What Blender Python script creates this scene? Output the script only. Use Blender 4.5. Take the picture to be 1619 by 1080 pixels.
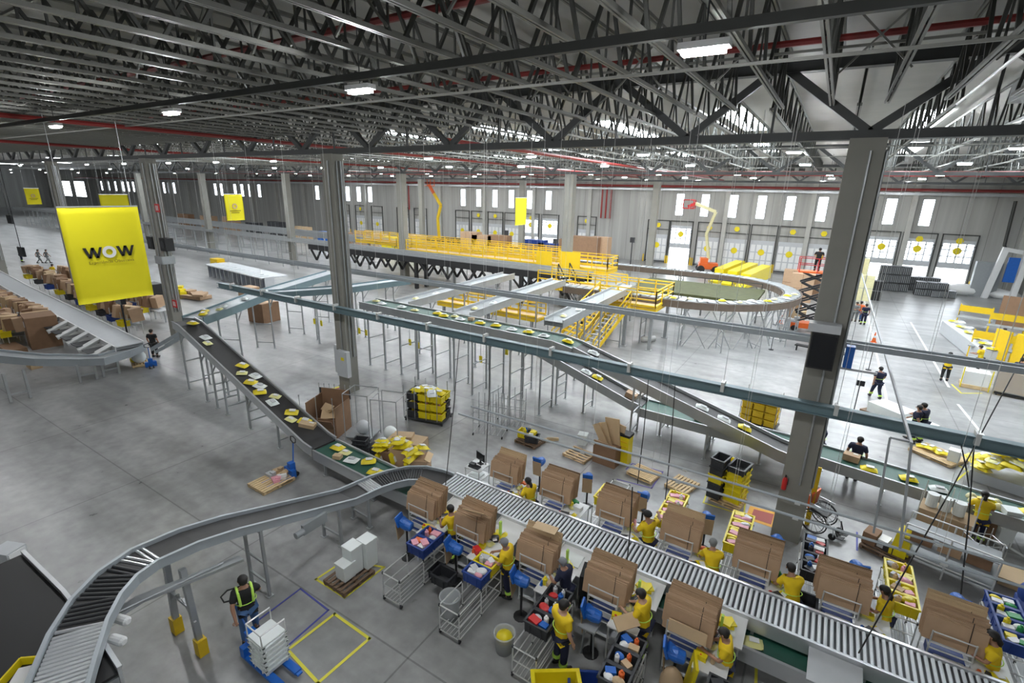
import bpy, math, random
from mathutils import Vector, Matrix
for o in list(bpy.data.objects): bpy.data.objects.remove(o)
SC=bpy.context.scene; COL=SC.collection
rnd=random.Random(7)
# ---------------- camera
CX,CY,FP=809.5,540.0,792.42
YAW,PIT,ROL=5.55159718e-01,2.93483795e-01,-2.18963229e-02
H=10.2
_s,_c=math.sin(YAW),math.cos(YAW)
FW=Vector((-_s*math.cos(PIT),_c*math.cos(PIT),-math.sin(PIT))); RT=Vector((_c,_s,0)); DN=FW.cross(RT)
R_=math.cos(ROL)*RT+math.sin(ROL)*DN; D_=-math.sin(ROL)*RT+math.cos(ROL)*DN
cam=bpy.data.cameras.new('camera'); cam.lens=FP/1619*36; cam.sensor_width=36; cam.clip_end=600; cam.clip_start=.1
co=bpy.data.objects.new('camera',cam); COL.objects.link(co)
co.matrix_world=Matrix(((R_.x,-D_.x,-FW.x,0),(R_.y,-D_.y,-FW.y,0),(R_.z,-D_.z,-FW.z,H),(0,0,0,1)))
SC.camera=co
def ray(px,py): return R_*(px-CX)+D_*(py-CY)+FW*FP
def G(px,py,z=0.0):
    d=ray(px,py); t=(z-H)/d.z; return Vector((d.x*t,d.y*t,z))
def GY(px,py,Y):
    d=ray(px,py); t=Y/d.y; return Vector((d.x*t,Y,H+d.z*t))
def GX(px,py,X):
    d=ray(px,py); t=X/d.x; return Vector((X,d.y*t,H+d.z*t))
# ---------------- light and exposure
SC.view_settings.view_transform='Standard'; SC.view_settings.look='None'; SC.view_settings.gamma=1
SC.view_settings.use_curve_mapping=False; SC.view_settings.exposure=1.1
W=bpy.data.worlds.new('sky'); SC.world=W; W.use_nodes=True
W.node_tree.nodes['Background'].inputs[0].default_value=(.86,.93,1,1)
W.node_tree.nodes['Background'].inputs[1].default_value=5.0
LAMP_E=430.0; SKY_E=16.0
# ---------------- materials
MATS={}
def mat(name,col,rough=.55,metal=0.,noise=0.,scale=4.,emit=0.,alpha=1.,bump=0.):
    if name in MATS: return MATS[name]
    m=bpy.data.materials.new(name); m.use_nodes=True; nt=m.node_tree; b=nt.nodes['Principled BSDF']
    b.inputs['Roughness'].default_value=rough; b.inputs['Metallic'].default_value=metal
    b.inputs['Base Color'].default_value=(*col,1)
    if emit:
        b.inputs['Emission Color'].default_value=(*col,1); b.inputs['Emission Strength'].default_value=emit
    if alpha<1: b.inputs['Alpha'].default_value=alpha
    if noise or bump:
        tc=nt.nodes.new('ShaderNodeTexCoord'); nz=nt.nodes.new('ShaderNodeTexNoise'); nz.inputs['Scale'].default_value=scale; nz.inputs['Detail'].default_value=5
        nt.links.new(tc.outputs['Object'],nz.inputs['Vector'])
        if noise:
            mx=nt.nodes.new('ShaderNodeMix'); mx.data_type='RGBA'
            mx.inputs[6].default_value=(*[c*(1-noise) for c in col],1); mx.inputs[7].default_value=(*[min(1,c*(1+noise)) for c in col],1)
            nt.links.new(nz.outputs['Fac'],mx.inputs[0]); nt.links.new(mx.outputs[2],b.inputs['Base Color'])
        if bump:
            bp=nt.nodes.new('ShaderNodeBump'); bp.inputs['Strength'].default_value=bump
            nt.links.new(nz.outputs['Fac'],bp.inputs['Height']); nt.links.new(bp.outputs[0],b.inputs['Normal'])
    MATS[name]=m; return m
M=dict(
 steel=mat('galvanised steel',(.42,.44,.45),.42,.55,.12,3), dsteel=mat('dark painted steel',(.05,.053,.05),.55,.2,.15,3),
 joist=mat('olive grey steel',(.17,.172,.155),.5,.25,.12,2), web=mat('dark web steel',(.045,.047,.042),.6,.1,.1,2), gird=mat('girder steel',(.06,.064,.064),.55,.25,.12,2), pipe=mat('red pipe paint',(.20,.022,.02),.45), pipeb=mat('bright red paint',(.28,.02,.018),.4),
 rail=mat('grey cable duct',(.40,.44,.47),.45,.35,.1,2), teal=mat('blue grey beam',(.15,.22,.245),.45,.3,.12,2),
 alu=mat('aluminium',(.62,.64,.66),.3,.7,.06,4), tube=mat('white steel tube',(.62,.63,.62),.35,.3), black=mat('black rubber',(.012,.012,.013),.55), dark=mat('charcoal plastic',(.03,.032,.036),.5,0,.3,6),
 belt=mat('dark belt',(.035,.034,.035),.55,0,.25,5), gbelt=mat('green belt',(.018,.085,.06),.5,0,.2,5), bbelt=mat('brown grey tray belt',(.11,.105,.10),.6,0,.35,3),
 yel=mat('yellow paint',(.75,.50,.012),.45,0,.08,5), ylm=mat('lemon yellow plastic',(.76,.62,.01),.4,0,.08,5), yshirt=mat('yellow shirt cloth',(.80,.56,.01),.8,0,.1,9), ban=mat('yellow banner cloth',(.74,.66,.005),.75,0,.05,1.5),
 lime=mat('lime reflective tape',(.55,.85,.12),.4), card=mat('brown cardboard',(.44,.295,.185),.75,0,.12,5), card2=mat('dark kraft cardboard',(.24,.14,.08),.8,0,.15,4), card3=mat('pale cardboard',(.55,.40,.24),.75,0,.1,5),
 wood=mat('pallet wood',(.62,.46,.26),.7,0,.25,7), dwood=mat('weathered pallet wood',(.17,.11,.07),.8,0,.3,7),
 white=mat('white plastic',(.72,.73,.73),.4,0,.04,4), foam=mat('white foam',(.74,.78,.77),.7,0,.03,6), grey=mat('grey plastic',(.28,.30,.31),.5,0,.1,5), lgrey=mat('light grey plastic',(.48,.50,.52),.45,0,.08,4),
 blue=mat('bright blue plastic',(.012,.12,.48),.4,0,.15,6), nblue=mat('dark blue plastic',(.018,.055,.26),.45,0,.1,5), navy=mat('navy cloth',(.012,.016,.045),.85,0,.2,8), jean=mat('blue denim',(.06,.13,.28),.85,0,.2,9),
 orange=mat('orange paint',(.72,.13,.02),.45,0,.1,5), red=mat('red plastic',(.55,.02,.02),.4), pink=mat('pink packaging',(.75,.35,.42),.5,0,.2,8), purple=mat('purple tape',(.11,.08,.32),.6), bluetape=mat('blue floor tape',(.05,.06,.30),.6), ytape=mat('yellow floor tape',(.68,.62,.05),.6), wtape=mat('white floor paint',(.68,.69,.68),.6), rpad=mat('faded red floor paint',(.38,.07,.05),.6),
 conc=mat('column concrete',(.24,.235,.21),.8,0,.12,1.5), lconc=mat('pale concrete',(.42,.42,.39),.8,0,.1,1.5), skin=mat('brown skin',(.36,.19,.12),.55), skin2=mat('light skin',(.55,.33,.23),.55), hair=mat('black hair',(.012,.010,.009),.6), net=mat('grey hair net',(.22,.23,.25),.8), eye=mat('eye white',(.6,.6,.6),.3), lip=mat('lip',(.3,.1,.09),.5),
 shoe=mat('black shoe leather',(.015,.015,.016),.5), kraft=mat('kraft packing paper',(.42,.30,.18),.8,0,.1,5), green=mat('green plastic',(.03,.28,.08),.4), greyc=mat('grey cloth',(.18,.19,.19),.85,0,.1,7), tee=mat('black cloth',(.015,.015,.016),.9), cream=mat('cream plastic wrap',(.66,.62,.36),.3,0,.2,5), film=mat('clear stretch film',(.62,.66,.68),.15,0,0,1,0,.28), mesh=mat('translucent bin plastic',(.6,.63,.64),.3,0,0,1,0,.45),
 screen=mat('dark screen',(.008,.009,.012),.2), lamp=mat('lit lamp tube',(.96,.98,1),.4,emit=60.0), sky=mat('lit skylight sheet',(.86,.94,1),.5,emit=SKY_E), glass=mat('daylight window glass',(.85,.92,1),.3,emit=3.5), deck=mat('roof deck steel',(.36,.355,.33),.6,.1,.12,1.2))
MATS['lit lamp tube'].node_tree.nodes['Principled BSDF'].inputs['Emission Strength'].default_value=LAMP_E
def floor_mat():
    m=bpy.data.materials.new('polished concrete'); m.use_nodes=True; nt=m.node_tree; N=nt.nodes.new; L=nt.links.new; b=nt.nodes['Principled BSDF']
    tc=N('ShaderNodeTexCoord')
    n1=N('ShaderNodeTexNoise'); n1.inputs['Scale'].default_value=.22; n1.inputs['Detail'].default_value=8; n1.inputs['Roughness'].default_value=.62
    n2=N('ShaderNodeTexNoise'); n2.inputs['Scale'].default_value=2.3; n2.inputs['Detail'].default_value=7
    mp=N('ShaderNodeMapping'); mp.inputs['Scale'].default_value=(.2,.9,1)   # tyre scuffs run along the aisles
    n3=N('ShaderNodeTexNoise'); n3.inputs['Scale'].default_value=1.0; n3.inputs['Detail'].default_value=6
    L(tc.outputs['Object'],n1.inputs['Vector']);L(tc.outputs['Object'],n2.inputs['Vector']);L(tc.outputs['Object'],mp.inputs[0]);L(mp.outputs[0],n3.inputs['Vector'])
    r1=N('ShaderNodeValToRGB'); r1.color_ramp.elements[0].position=.3; r1.color_ramp.elements[1].position=.7
    r1.color_ramp.elements[0].color=(.245,.247,.245,1); r1.color_ramp.elements[1].color=(.35,.352,.35,1)
    L(n1.outputs['Fac'],r1.inputs[0])
    r2=N('ShaderNodeMapRange'); r2.inputs[1].default_value=.3; r2.inputs[2].default_value=.7; r2.inputs[3].default_value=.82; r2.inputs[4].default_value=1.15; L(n2.outputs['Fac'],r2.inputs[0])
    r3=N('ShaderNodeMapRange'); r3.inputs[1].default_value=.32; r3.inputs[2].default_value=.62; r3.inputs[3].default_value=.72; r3.inputs[4].default_value=1.08; L(n3.outputs['Fac'],r3.inputs[0])
    mu=N('ShaderNodeMath'); mu.operation='MULTIPLY'; L(r2.outputs[0],mu.inputs[0]); L(r3.outputs[0],mu.inputs[1])
    # slab joints every 6 m
    sx=N('ShaderNodeSeparateXYZ'); L(tc.outputs['Object'],sx.inputs[0]); last=mu
    for ax,per in ((0,6.5),(1,6.3)):
        a=N('ShaderNodeMath'); a.operation='PINGPONG'; a.inputs[1].default_value=per/2; L(sx.outputs[ax],a.inputs[0])
        c=N('ShaderNodeMath'); c.operation='GREATER_THAN'; c.inputs[1].default_value=.022; L(a.outputs[0],c.inputs[0])
        d=N('ShaderNodeMapRange'); d.inputs[3].default_value=.62; d.inputs[4].default_value=1; L(c.outputs[0],d.inputs[0])
        e=N('ShaderNodeMath'); e.operation='MULTIPLY'; L(last.outputs[0],e.inputs[0]); L(d.outputs[0],e.inputs[1]); last=e
    vm=N('ShaderNodeVectorMath'); vm.operation='SCALE'; L(r1.outputs[0],vm.inputs[0]); L(last.outputs[0],vm.inputs[3]); L(vm.outputs[0],b.inputs['Base Color'])
    rr=N('ShaderNodeMapRange'); rr.inputs[3].default_value=.22; rr.inputs[4].default_value=.42; L(n2.outputs['Fac'],rr.inputs[0]); L(rr.outputs[0],b.inputs['Roughness'])
    return m
M['floor']=floor_mat()
def wall_mat():
    m=bpy.data.materials.new('precast wall panels'); m.use_nodes=True; nt=m.node_tree; N=nt.nodes.new; L=nt.links.new; b=nt.nodes['Principled BSDF']; b.inputs['Roughness'].default_value=.85
    tc=N('ShaderNodeTexCoord'); mp=N('ShaderNodeMapping'); mp.inputs['Scale'].default_value=(1.2,1,.06); n=N('ShaderNodeTexNoise'); n.inputs['Scale'].default_value=1; n.inputs['Detail'].default_value=6
    L(tc.outputs['Object'],mp.inputs[0]); L(mp.outputs[0],n.inputs['Vector'])
    r=N('ShaderNodeValToRGB'); r.color_ramp.elements[0].position=.3; r.color_ramp.elements[1].position=.7; r.color_ramp.elements[0].color=(.30,.30,.28,1); r.color_ramp.elements[1].color=(.42,.42,.40,1); L(n.outputs['Fac'],r.inputs[0])
    sx=N('ShaderNodeSeparateXYZ'); L(tc.outputs['Object'],sx.inputs[0]); a=N('ShaderNodeMath'); a.operation='PINGPONG'; a.inputs[1].default_value=1.25; L(sx.outputs[0],a.inputs[0])
    c=N('ShaderNodeMath'); c.operation='GREATER_THAN'; c.inputs[1].default_value=.03; L(a.outputs[0],c.inputs[0]); d=N('ShaderNodeMapRange'); d.inputs[3].default_value=.6; d.inputs[4].default_value=1; L(c.outputs[0],d.inputs[0])
    vm=N('ShaderNodeVectorMath'); vm.operation='SCALE'; L(r.outputs[0],vm.inputs[0]); L(d.outputs[0],vm.inputs[3]); L(vm.outputs[0],b.inputs['Base Color'])
    return m
M['wall']=wall_mat()
# ---------------- mesh helpers
class MB:
    def __init__(s): s.v=[];s.f=[];s.mi=[];s.c=0
    def add(s,vs,fs):
        n=len(s.v); s.v+=[tuple(v) for v in vs]; s.f+=[tuple(i+n for i in f) for f in fs]; s.mi+=[s.c]*len(fs); return s
    def box(s,c,d,rz=0,rx=0,ry=0,taper=1.0):
        m=Matrix.Rotation(rz,3,'Z')@Matrix.Rotation(ry,3,'Y')@Matrix.Rotation(rx,3,'X'); vs=[]
        for z in (-.5,.5):
            k=1 if z<0 else taper
            for x,y in ((-.5,-.5),(.5,-.5),(.5,.5),(-.5,.5)): vs.append(Vector(c)+m@Vector((x*d[0]*k,y*d[1]*k,z*d[2])))
        return s.add(vs,[(0,3,2,1),(4,5,6,7),(0,1,5,4),(1,2,6,5),(2,3,7,6),(3,0,4,7)])
    def bar(s,a,b,w,h=None):
        a=Vector(a);b=Vector(b);h=h or w; d=(b-a)
        if d.length<1e-6: return s
        d.normalize(); up=Vector((0,0,1)) if abs(d.z)<.95 else Vector((0,1,0)); x=d.cross(up).normalized(); u=x.cross(d)
        vs=[p+x*(i*w/2)+u*(j*h/2) for p in (a,b) for i,j in ((-1,-1),(1,-1),(1,1),(-1,1))]
        return s.add(vs,[(0,1,2,3),(7,6,5,4),(0,4,5,1),(1,5,6,2),(2,6,7,3),(3,7,4,0)])
    def tube(s,pts,r,n=8,r2=None,cap=True):
        pts=[Vector(p) for p in pts]; vs=[];fs=[]; prev=None
        for i,p in enumerate(pts):
            d=(pts[min(i+1,len(pts)-1)]-pts[max(i-1,0)]).normalized()
            if prev is None: up=Vector((0,0,1)) if abs(d.z)<.95 else Vector((0,1,0))
            else: up=prev
            x=d.cross(up).normalized(); u=x.cross(d); prev=u
            rr=r if r2 is None else r+(r2-r)*i/(len(pts)-1)
            if isinstance(r,(list,tuple)): rr=r[i]
            vs+=[p+(x*math.cos(2*math.pi*k/n)+u*math.sin(2*math.pi*k/n))*rr for k in range(n)]
        for i in range(len(pts)-1):
            for k in range(n): a=i*n+k;b=i*n+(k+1)%n; fs.append((a,b,b+n,a+n))
        if cap: fs.append(tuple(range(n-1,-1,-1))); fs.append(tuple((len(pts)-1)*n+k for k in range(n)))
        return s.add(vs,fs)
    def lathe(s,c,prof,n=16,axis='Z'):
        vs=[];fs=[];c=Vector(c)
        for r,z in prof:
            for k in range(n):
                a=2*math.pi*k/n; p=Vector((r*math.cos(a),r*math.sin(a),z))
                if axis=='X': p=Vector((p.z,p.x,p.y))
                if axis=='Y': p=Vector((p.x,p.z,p.y))
                vs.append(c+p)
        for i in range(len(prof)-1):
            for k in range(n): a=i*n+k;b=i*n+(k+1)%n; fs.append((a,b,b+n,a+n))
        fs.append(tuple(range(n-1,-1,-1))); fs.append(tuple((len(prof)-1)*n+k for k in range(n)))
        return s.add(vs,fs)
    def ell(s,c,r,n=12,m=8):
        prof=[(max(1e-3,math.sin(math.pi*i/m)),-math.cos(math.pi*i/m)) for i in range(m+1)]
        k=MB().lathe((0,0,0),prof,n); return s.add([(c[0]+v[0]*r[0],c[1]+v[1]*r[1],c[2]+v[2]*r[2]) for v in k.v],k.f)
    def prism(s,poly,z0,z1):
        n=len(poly); vs=[(p[0],p[1],z0) for p in poly]+[(p[0],p[1],z1) for p in poly]
        return s.add(vs,[tuple(range(n-1,-1,-1)),tuple(range(n,2*n))]+[(k,(k+1)%n,(k+1)%n+n,k+n) for k in range(n)])
    def sweep(s,path,prof,closed=False):
        path=[Vector(p) for p in path]; n=len(path); k=len(prof); vs=[];fs=[]
        for i,p in enumerate(path):
            if closed: a=path[i-1];b=path[(i+1)%n]
            else: a=path[max(i-1,0)];b=path[min(i+1,n-1)]
            d=(b-a); d.z=0; d.normalize(); nn=Vector((d.y,-d.x,0)); sc=1.0
            if 0<i<n-1 or closed:
                d1=(p-a);d1.z=0;d1.normalize(); sc=1/max(.5,abs(d1.dot(d)))
            vs+=[p+nn*(o*sc)+Vector((0,0,u)) for o,u in prof]
        for i in range(n if closed else n-1):
            j=(i+1)%n
            for q in range(k): r=(q+1)%k; fs.append((i*k+q,i*k+r,j*k+r,j*k+q))
        if not closed: fs.append(tuple(range(k))); fs.append(tuple((n-1)*k+q for q in range(k-1,-1,-1)))
        return s.add(vs,fs)
    def mesh(s,name,mats,off=None):
        me=bpy.data.meshes.new(name); vs=s.v if off is None else [(v[0]-off[0],v[1]-off[1],v[2]-off[2]) for v in s.v]
        me.from_pydata(vs,[],s.f)
        for m in (mats if isinstance(mats,(list,tuple)) else [mats]): me.materials.append(m)
        if isinstance(mats,(list,tuple)): me.polygons.foreach_set('material_index',s.mi)
        me.update(); return me
    def build(s,name,mats,parent=None,world=False,smooth=False):
        off=None
        if parent is not None and world: off=parent.location
        me=s.mesh(name,mats,off)
        if smooth: me.polygons.foreach_set('use_smooth',[True]*len(me.polygons))
        o=bpy.data.objects.new(name,me); COL.objects.link(o)
        if parent is not None: o.parent=parent
        return o
def thing(name,label,cat,loc=(0,0,0),rz=0,group=None):
    o=bpy.data.objects.new(name,None); COL.objects.link(o); o.location=loc; o.rotation_euler=(0,0,rz); o.empty_display_size=.1
    o['label']=label;o['category']=cat
    if group:o['group']=group
    return o
def tag(o,label,cat,group=None,kind=None):
    o['label']=label;o['category']=cat
    if group:o['group']=group
    if kind:o['kind']=kind
    return o
def one(name,label,cat,mb,mats,loc=(0,0,0),rz=0,group=None,smooth=False,kind=None):
    o=mb.build(name,mats,smooth=smooth); o.location=loc; o.rotation_euler=(0,0,rz); return tag(o,label,cat,group,kind)
def struct(name,mb,mats):
    o=mb.build(name,mats); o['kind']='structure'; return o
def inst(me,name,loc,rot=(0,0,0),parent=None,mt=None,scale=None):
    o=bpy.data.objects.new(name,me); COL.objects.link(o); o.location=loc; o.rotation_euler=rot
    if parent is not None:o.parent=parent
    if scale: o.scale=scale
    if mt is not None:
        o.material_slots[0].link='OBJECT'; o.material_slots[0].material=mt
    return o
def dup(root,loc,rz,label,group=None):
    r=root.copy(); COL.objects.link(r); r.location=loc; r.rotation_euler=(0,0,rz); r['label']=label
    if group:r['group']=group
    for ch in list(root.children):
        c=ch.copy(); COL.objects.link(c); c.parent=r
        for g in list(ch.children):
            d=g.copy(); COL.objects.link(d); d.parent=c
    return r
ORD=['first','second','third','fourth','fifth','sixth','seventh','eighth','ninth','tenth','eleventh','twelfth','thirteenth','fourteenth','fifteenth','sixteenth','seventeenth','eighteenth','nineteenth','twentieth']+['twenty-'+x for x in ('first','second','third','fourth','fifth','sixth','seventh','eighth','ninth')]+['thirtieth']
# ================= the hall
WALL_Y=78.0; ZC=14.0
struct('floor',MB().box((-91,35,-.15),(352,90,.3)),M['floor'])
struct('ceiling',MB().box((-91,34,ZC+.1),(352,90,.2)),M['deck'])
# far wall with its windows and dock doors
WPX=[732.5,757,783,809,838,868,410,420,501.5,517,549.6,567,585,406,341,350.5,361,372,383,395,252,260,268,276,196,204,212,220,184,173,162,1077,1117,1162,1207,1253,1304,1413,1472]
WPX=sorted(set(WPX)-{420,406})
wins=[]
for px in WPX:
    x=GY(px,305+(px-1000)*.008,WALL_Y).x; w=1.15 if px>700 else 1.3
    wins.append((x,w))
DZ=3.1
doors=[(GY(px,400,WALL_Y).x,op) for px,op in ((838,1),(868,1),(925,0),(1037,0),(1073,1),(1117,0),(1160,0),(1203,0),(1248,0),(1297,0),(1391,1),(1448,1),(1512,1),(732,0),(757,0),(783,0),(809,0),(667,0),(640,0),(600,0),(575,0),(550,0))]
holes=[(x-w/2,x+w/2,7.1,10.2) for x,w in wins]+[(x-1.5,x+1.5,0,2.4 if op else 0) for x,op in doors if op]
def wall_holes(x0,x1,z0,z1,holes,y,t):
    xs=sorted({x0,x1,*[h[0] for h in holes],*[h[1] for h in holes]}); mb=MB()
    for a,b in zip(xs,xs[1:]):
        if b-a<1e-4: continue
        m=(a+b)/2; cuts=sorted([(h[2],h[3]) for h in holes if h[0]<m<h[1]]); z=z0
        for c,d in cuts:
            if c>z: mb.box((m,y,(z+c)/2),(b-a,t,c-z))
            z=max(z,d)
        mb.box((m,y,(z+z1)/2),(b-a,t,z1-z))
    return mb
struct('wall_far',wall_holes(-266,20,0,ZC,holes,WALL_Y+.15,.3),M['wall'])
struct('wall_left',MB().box((-266.2,34,ZC/2),(.3,90,ZC)),M['wall'])
struct('wall_right',MB().box((20.2,34,ZC/2),(.3,90,ZC)),M['wall'])
struct('wall_near',MB().box((-123,-9.2,ZC/2),(286,.3,ZC)),M['wall'])
struct('ground_outside',MB().box((-60,110,-.2),(400,60,.1)),M['lconc'])
for i,(x,w) in enumerate(wins):
    f=MB()
    for s in (-1,1): f.box((x+s*(w/2-.03),WALL_Y,8.65),(.06,.12,3.1))
    for z in (7.13,8.65,10.17): f.box((x,WALL_Y,z),(w,.12,.06))
    fo=struct('window_%d'%(i+1),f,M['lgrey']); g=MB().box((x,WALL_Y+.1,8.65),(w-.08,.02,3.04)).build('pane',M['glass'],fo)
# big windows at the far left end of the wall
for i,px in enumerate((106,128)):
    c=GY(px,310,WALL_Y-.4); f=MB(); w=9.0
    f.box((c.x,WALL_Y-.1,7.2),(w,.1,5.6)); fo=struct('window_%d'%(60+i),f,M['lgrey'])
    p=MB()
    for a in range(3):
        for b in range(2): p.box((c.x-w/3+a*w/3,WALL_Y-.17,5.85+b*2.75),(w/3-.25,.04,2.5))
    p.build('pane',M['glass'],fo)
for i,(x,op) in enumerate(doors):
    z0=2.45 if op else .02; z1=z0+(3.2 if op else 4.2); f=MB(); f.c=0
    f.box((x,WALL_Y-.06,(z0+z1)/2),(3.0,.08,z1-z0)); f.c=1
    for k in range(4): 
        for j in range(3): f.box((x-1.1+k*.73,WALL_Y-.115,z0+.75+j*(z1-z0-.9)/3+.2),(.56,.02,(z1-z0)/3-.45))
    d=struct('door_%d'%(i+1),f,[M['lgrey'],M['glass'] if op else M['white']])
    fr=MB()
    for s in (-1,1): fr.box((x+s*1.62,WALL_Y-.1,3.15),(.1,.16,6.3))
    fr.box((x,WALL_Y-.1,6.3),(3.35,.16,.1)); fr.box((x,WALL_Y-.1,5.0),(3.35,.12,.07)); fr.build('door_frame',M['dsteel'],d)
    if i not in (2,):
        s_=MB().lathe((x,WALL_Y-.14,z0+(z1-z0)*.62),[(.42,-.02),(.42,.02)],20,'Y').build('round_sign',M['ylm'],d)
    if i%3!=1: MB().lathe((x,WALL_Y-.16,5.6),[(.38,-.02),(.38,.02)],6,'Y').build('hanging_sign',M['ylm'],d)
    for s in (-1,1):
        b=MB().lathe((x+s*1.85,WALL_Y-.35,0),[(.09,0),(.09,1.1),(.06,1.14)],10); bo=b.build('bollard',M['yel'],d)
    bb=MB().box((x,WALL_Y-.25,.25),(3.2,.3,.1)) if not op else None
    if bb: bb.build('dock_bumper',M['dark'],d)
pil=MB()
for k in range(24): pil.box((18-k*10.4,WALL_Y-.25,ZC/2),(.55,.5,ZC))
struct('trim_1',pil,M['lconc'])
rp=MB().tube([(-235,WALL_Y-1.0,11.2),(20,WALL_Y-1.0,11.2)],.17,10); one('sprinkler_main','long red sprinkler main running along the top of the far dock wall','pipe',rp,M['pipe'])
one('fascia_beam','pale steel beam running along the far dock wall just under the red main','beam',MB().box((-107,WALL_Y-.6,10.75),(254,.25,.3)),M['steel'])
for i,px in enumerate((953,960,967)):
    x=GY(px,300,WALL_Y-.5).x; one('riser_pipe',['left','middle','right'][i]+' of three red riser pipes on the far wall, right of the brownish column','pipe',MB().tube([(x,WALL_Y-.5,11),(x,WALL_Y-.5,6.2)],.13,8),M['pipeb'])
for i,px in enumerate((636,641,646)):
    x=GY(px,300,WALL_Y-.5).x; one('riser_pipe',['left','middle','right'][i]+' of three thin red pipes on the wall beside the pale column','pipe',MB().tube([(x,WALL_Y-.5,11),(x,WALL_Y-.5,6.0)],.13,8),M['pipeb'])
# dark green downpipe at the right end of the wall
a=GY(1606,318,WALL_Y-.6);b=GY(1588,388,WALL_Y-.6);c=GY(1591,398,WALL_Y-.6)
one('downpipe','dark green bent downpipe at the right end of the far wall','pipe',MB().tube([a,b,c],.16,8),M['dsteel'])
# ---------------- columns
CXS=[(.35,16.0,'nearest right column, carrying a black screen, with a fire extinguisher at its foot'),(-20.0,16.25,'left of centre, with grey electrical cabinets and a floor mark at its foot'),(-36.8,15.9,'column right of the large yellow banner, with black loudspeakers and a red sign'),(-53.5,16.2,'column partly hidden behind the left edge of the large yellow banner'),(-75,16.5,'leftmost column, at the left edge of the hall'),
 (-20,41.3,'brownish column rising behind the yellow mezzanine railings'),(-40,41.3,'pale column behind the left end of the yellow railings'),(-60,41.3,'slim column by the raised sorter line left of the centre column'),(-80,41.3,'slim far column behind the round yellow hanging banner'),(.3,41.3,'column directly behind the nearest right column'),
 (-20,66.6,'narrow far column near the dock doors, with a red pipe beside it'),(.3,66.6,'far column by the dock doors left of the nearest right column'),(-40,66.6,'far column behind the slim tall yellow banner'),(-60,66.6,'far column in line with the orange boom lift'),(-100,41.3,'far left column between the big windows'),(-80,66.6,'far column near the left dock windows')]
for x,y,l in CXS:
    s=.62 if y<20 else .66
    t=thing('concrete_column','concrete column, '+l if not l.startswith(('concrete',)) else l,'column',(x,y,0))
    mb=MB().box((0,0,5.8),(s*1.25,s,11.6)); mb.build('shaft',M['conc'],t)
    if y<20:
        g=MB()
        for k,o in ((-.12,.03),(.08,.04),(.2,.02)): g.tube([(s*1.25/2+.05,k,1.9),(s*1.25/2+.05,k,11.3)],o,6)
        g.tube([(.1,-s/2-.05,2),(.1,-s/2-.05,11.3)],.03,6); g.build('conduit',M['steel'],t)
# ---------------- roof framing
def joist_mesh(L,doubl=True):
    mb=MB(); zb=12.45; zt=13.75
    for s in (-1,1): mb.box((s*.034,L/2,zb),(.042,L,.07)); mb.box((s*.034,L/2,zt),(.042,L,.07))
    n=round(L/1.9); p=L/n; mb.c=1
    for k in range(n):
        a=(0,k*p+.15,zb);b=(0,k*p+p/2,zt);c=(0,k*p+p-.15,zb)
        mb.bar(a,b,.06); mb.bar(b,c,.06)
        mb.bar((0,k*p+p/2,zb),b,.035)
    return mb.mesh('roof_joist',[M['joist'],M['web']])
J25=joist_mesh(25.1); J11=joist_mesh(11.0)
lab={0:'olive grey open-web steel joist of the nearest roof bay, directly overhead',1:'olive grey open-web joist of the second roof bay, beyond the nearest lattice girder',2:'open-web joist of the third roof bay, beyond the second lattice girder',3:'open-web joist of the last roof bay, against the dock wall'}
for bay,(y0,me,x0,step,n) in enumerate(((-8.9,J25,4.0,1.145,62),(16.3,J25,14.0,2.0,38),(41.5,J25,16.0,2.6,34),(66.7,J11,16.0,3.4,26))):
    for k in range(n):
        o=inst(me,'roof_joist',(x0-k*step+(.02 if bay else .01),y0,0)); tag(o,lab[bay],'roof joist','open-web joists of roof bay %d'%(bay+1))
def girder(y,lab_,x0=-110,x1=19.5,p=2.23,zb=11.72,zt=13.4):
    t=thing('lattice_girder',lab_,'girder',(0,y,0)); mb=MB()
    mb.box(((x0+x1)/2,0,zb),(x1-x0,.26,.2)); mb.box(((x0+x1)/2,0,zb-.11),(x1-x0,.36,.03)); mb.build('bottom_chord',M['gird'],t)
    MB().box(((x0+x1)/2,0,zt),(x1-x0,.3,.26)).build('top_chord',M['gird'],t)
    w=MB(); n=int((x1-x0)/(2*p)); xs=.35
    for k in range(-26,5):
        c=xs+k*2*p
        for s in (-1,1):
            if x0<c+s*p<x1: w.bar((c,0,zb+.05),(c+s*p*.92,0,zt-.05),.16,.2)
        if x0<c+p<x1: w.bar((c+p,0,zb),(c+p,0,zt),.06)
    w.build('diagonal_web',M['gird'],t)
girder(16.2,'nearest dark lattice girder crossing the whole hall above the near column row')
girder(41.4,'second lattice girder, above the middle column row')
girder(66.6,'farthest lattice girder, above the column row by the docks')
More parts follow.
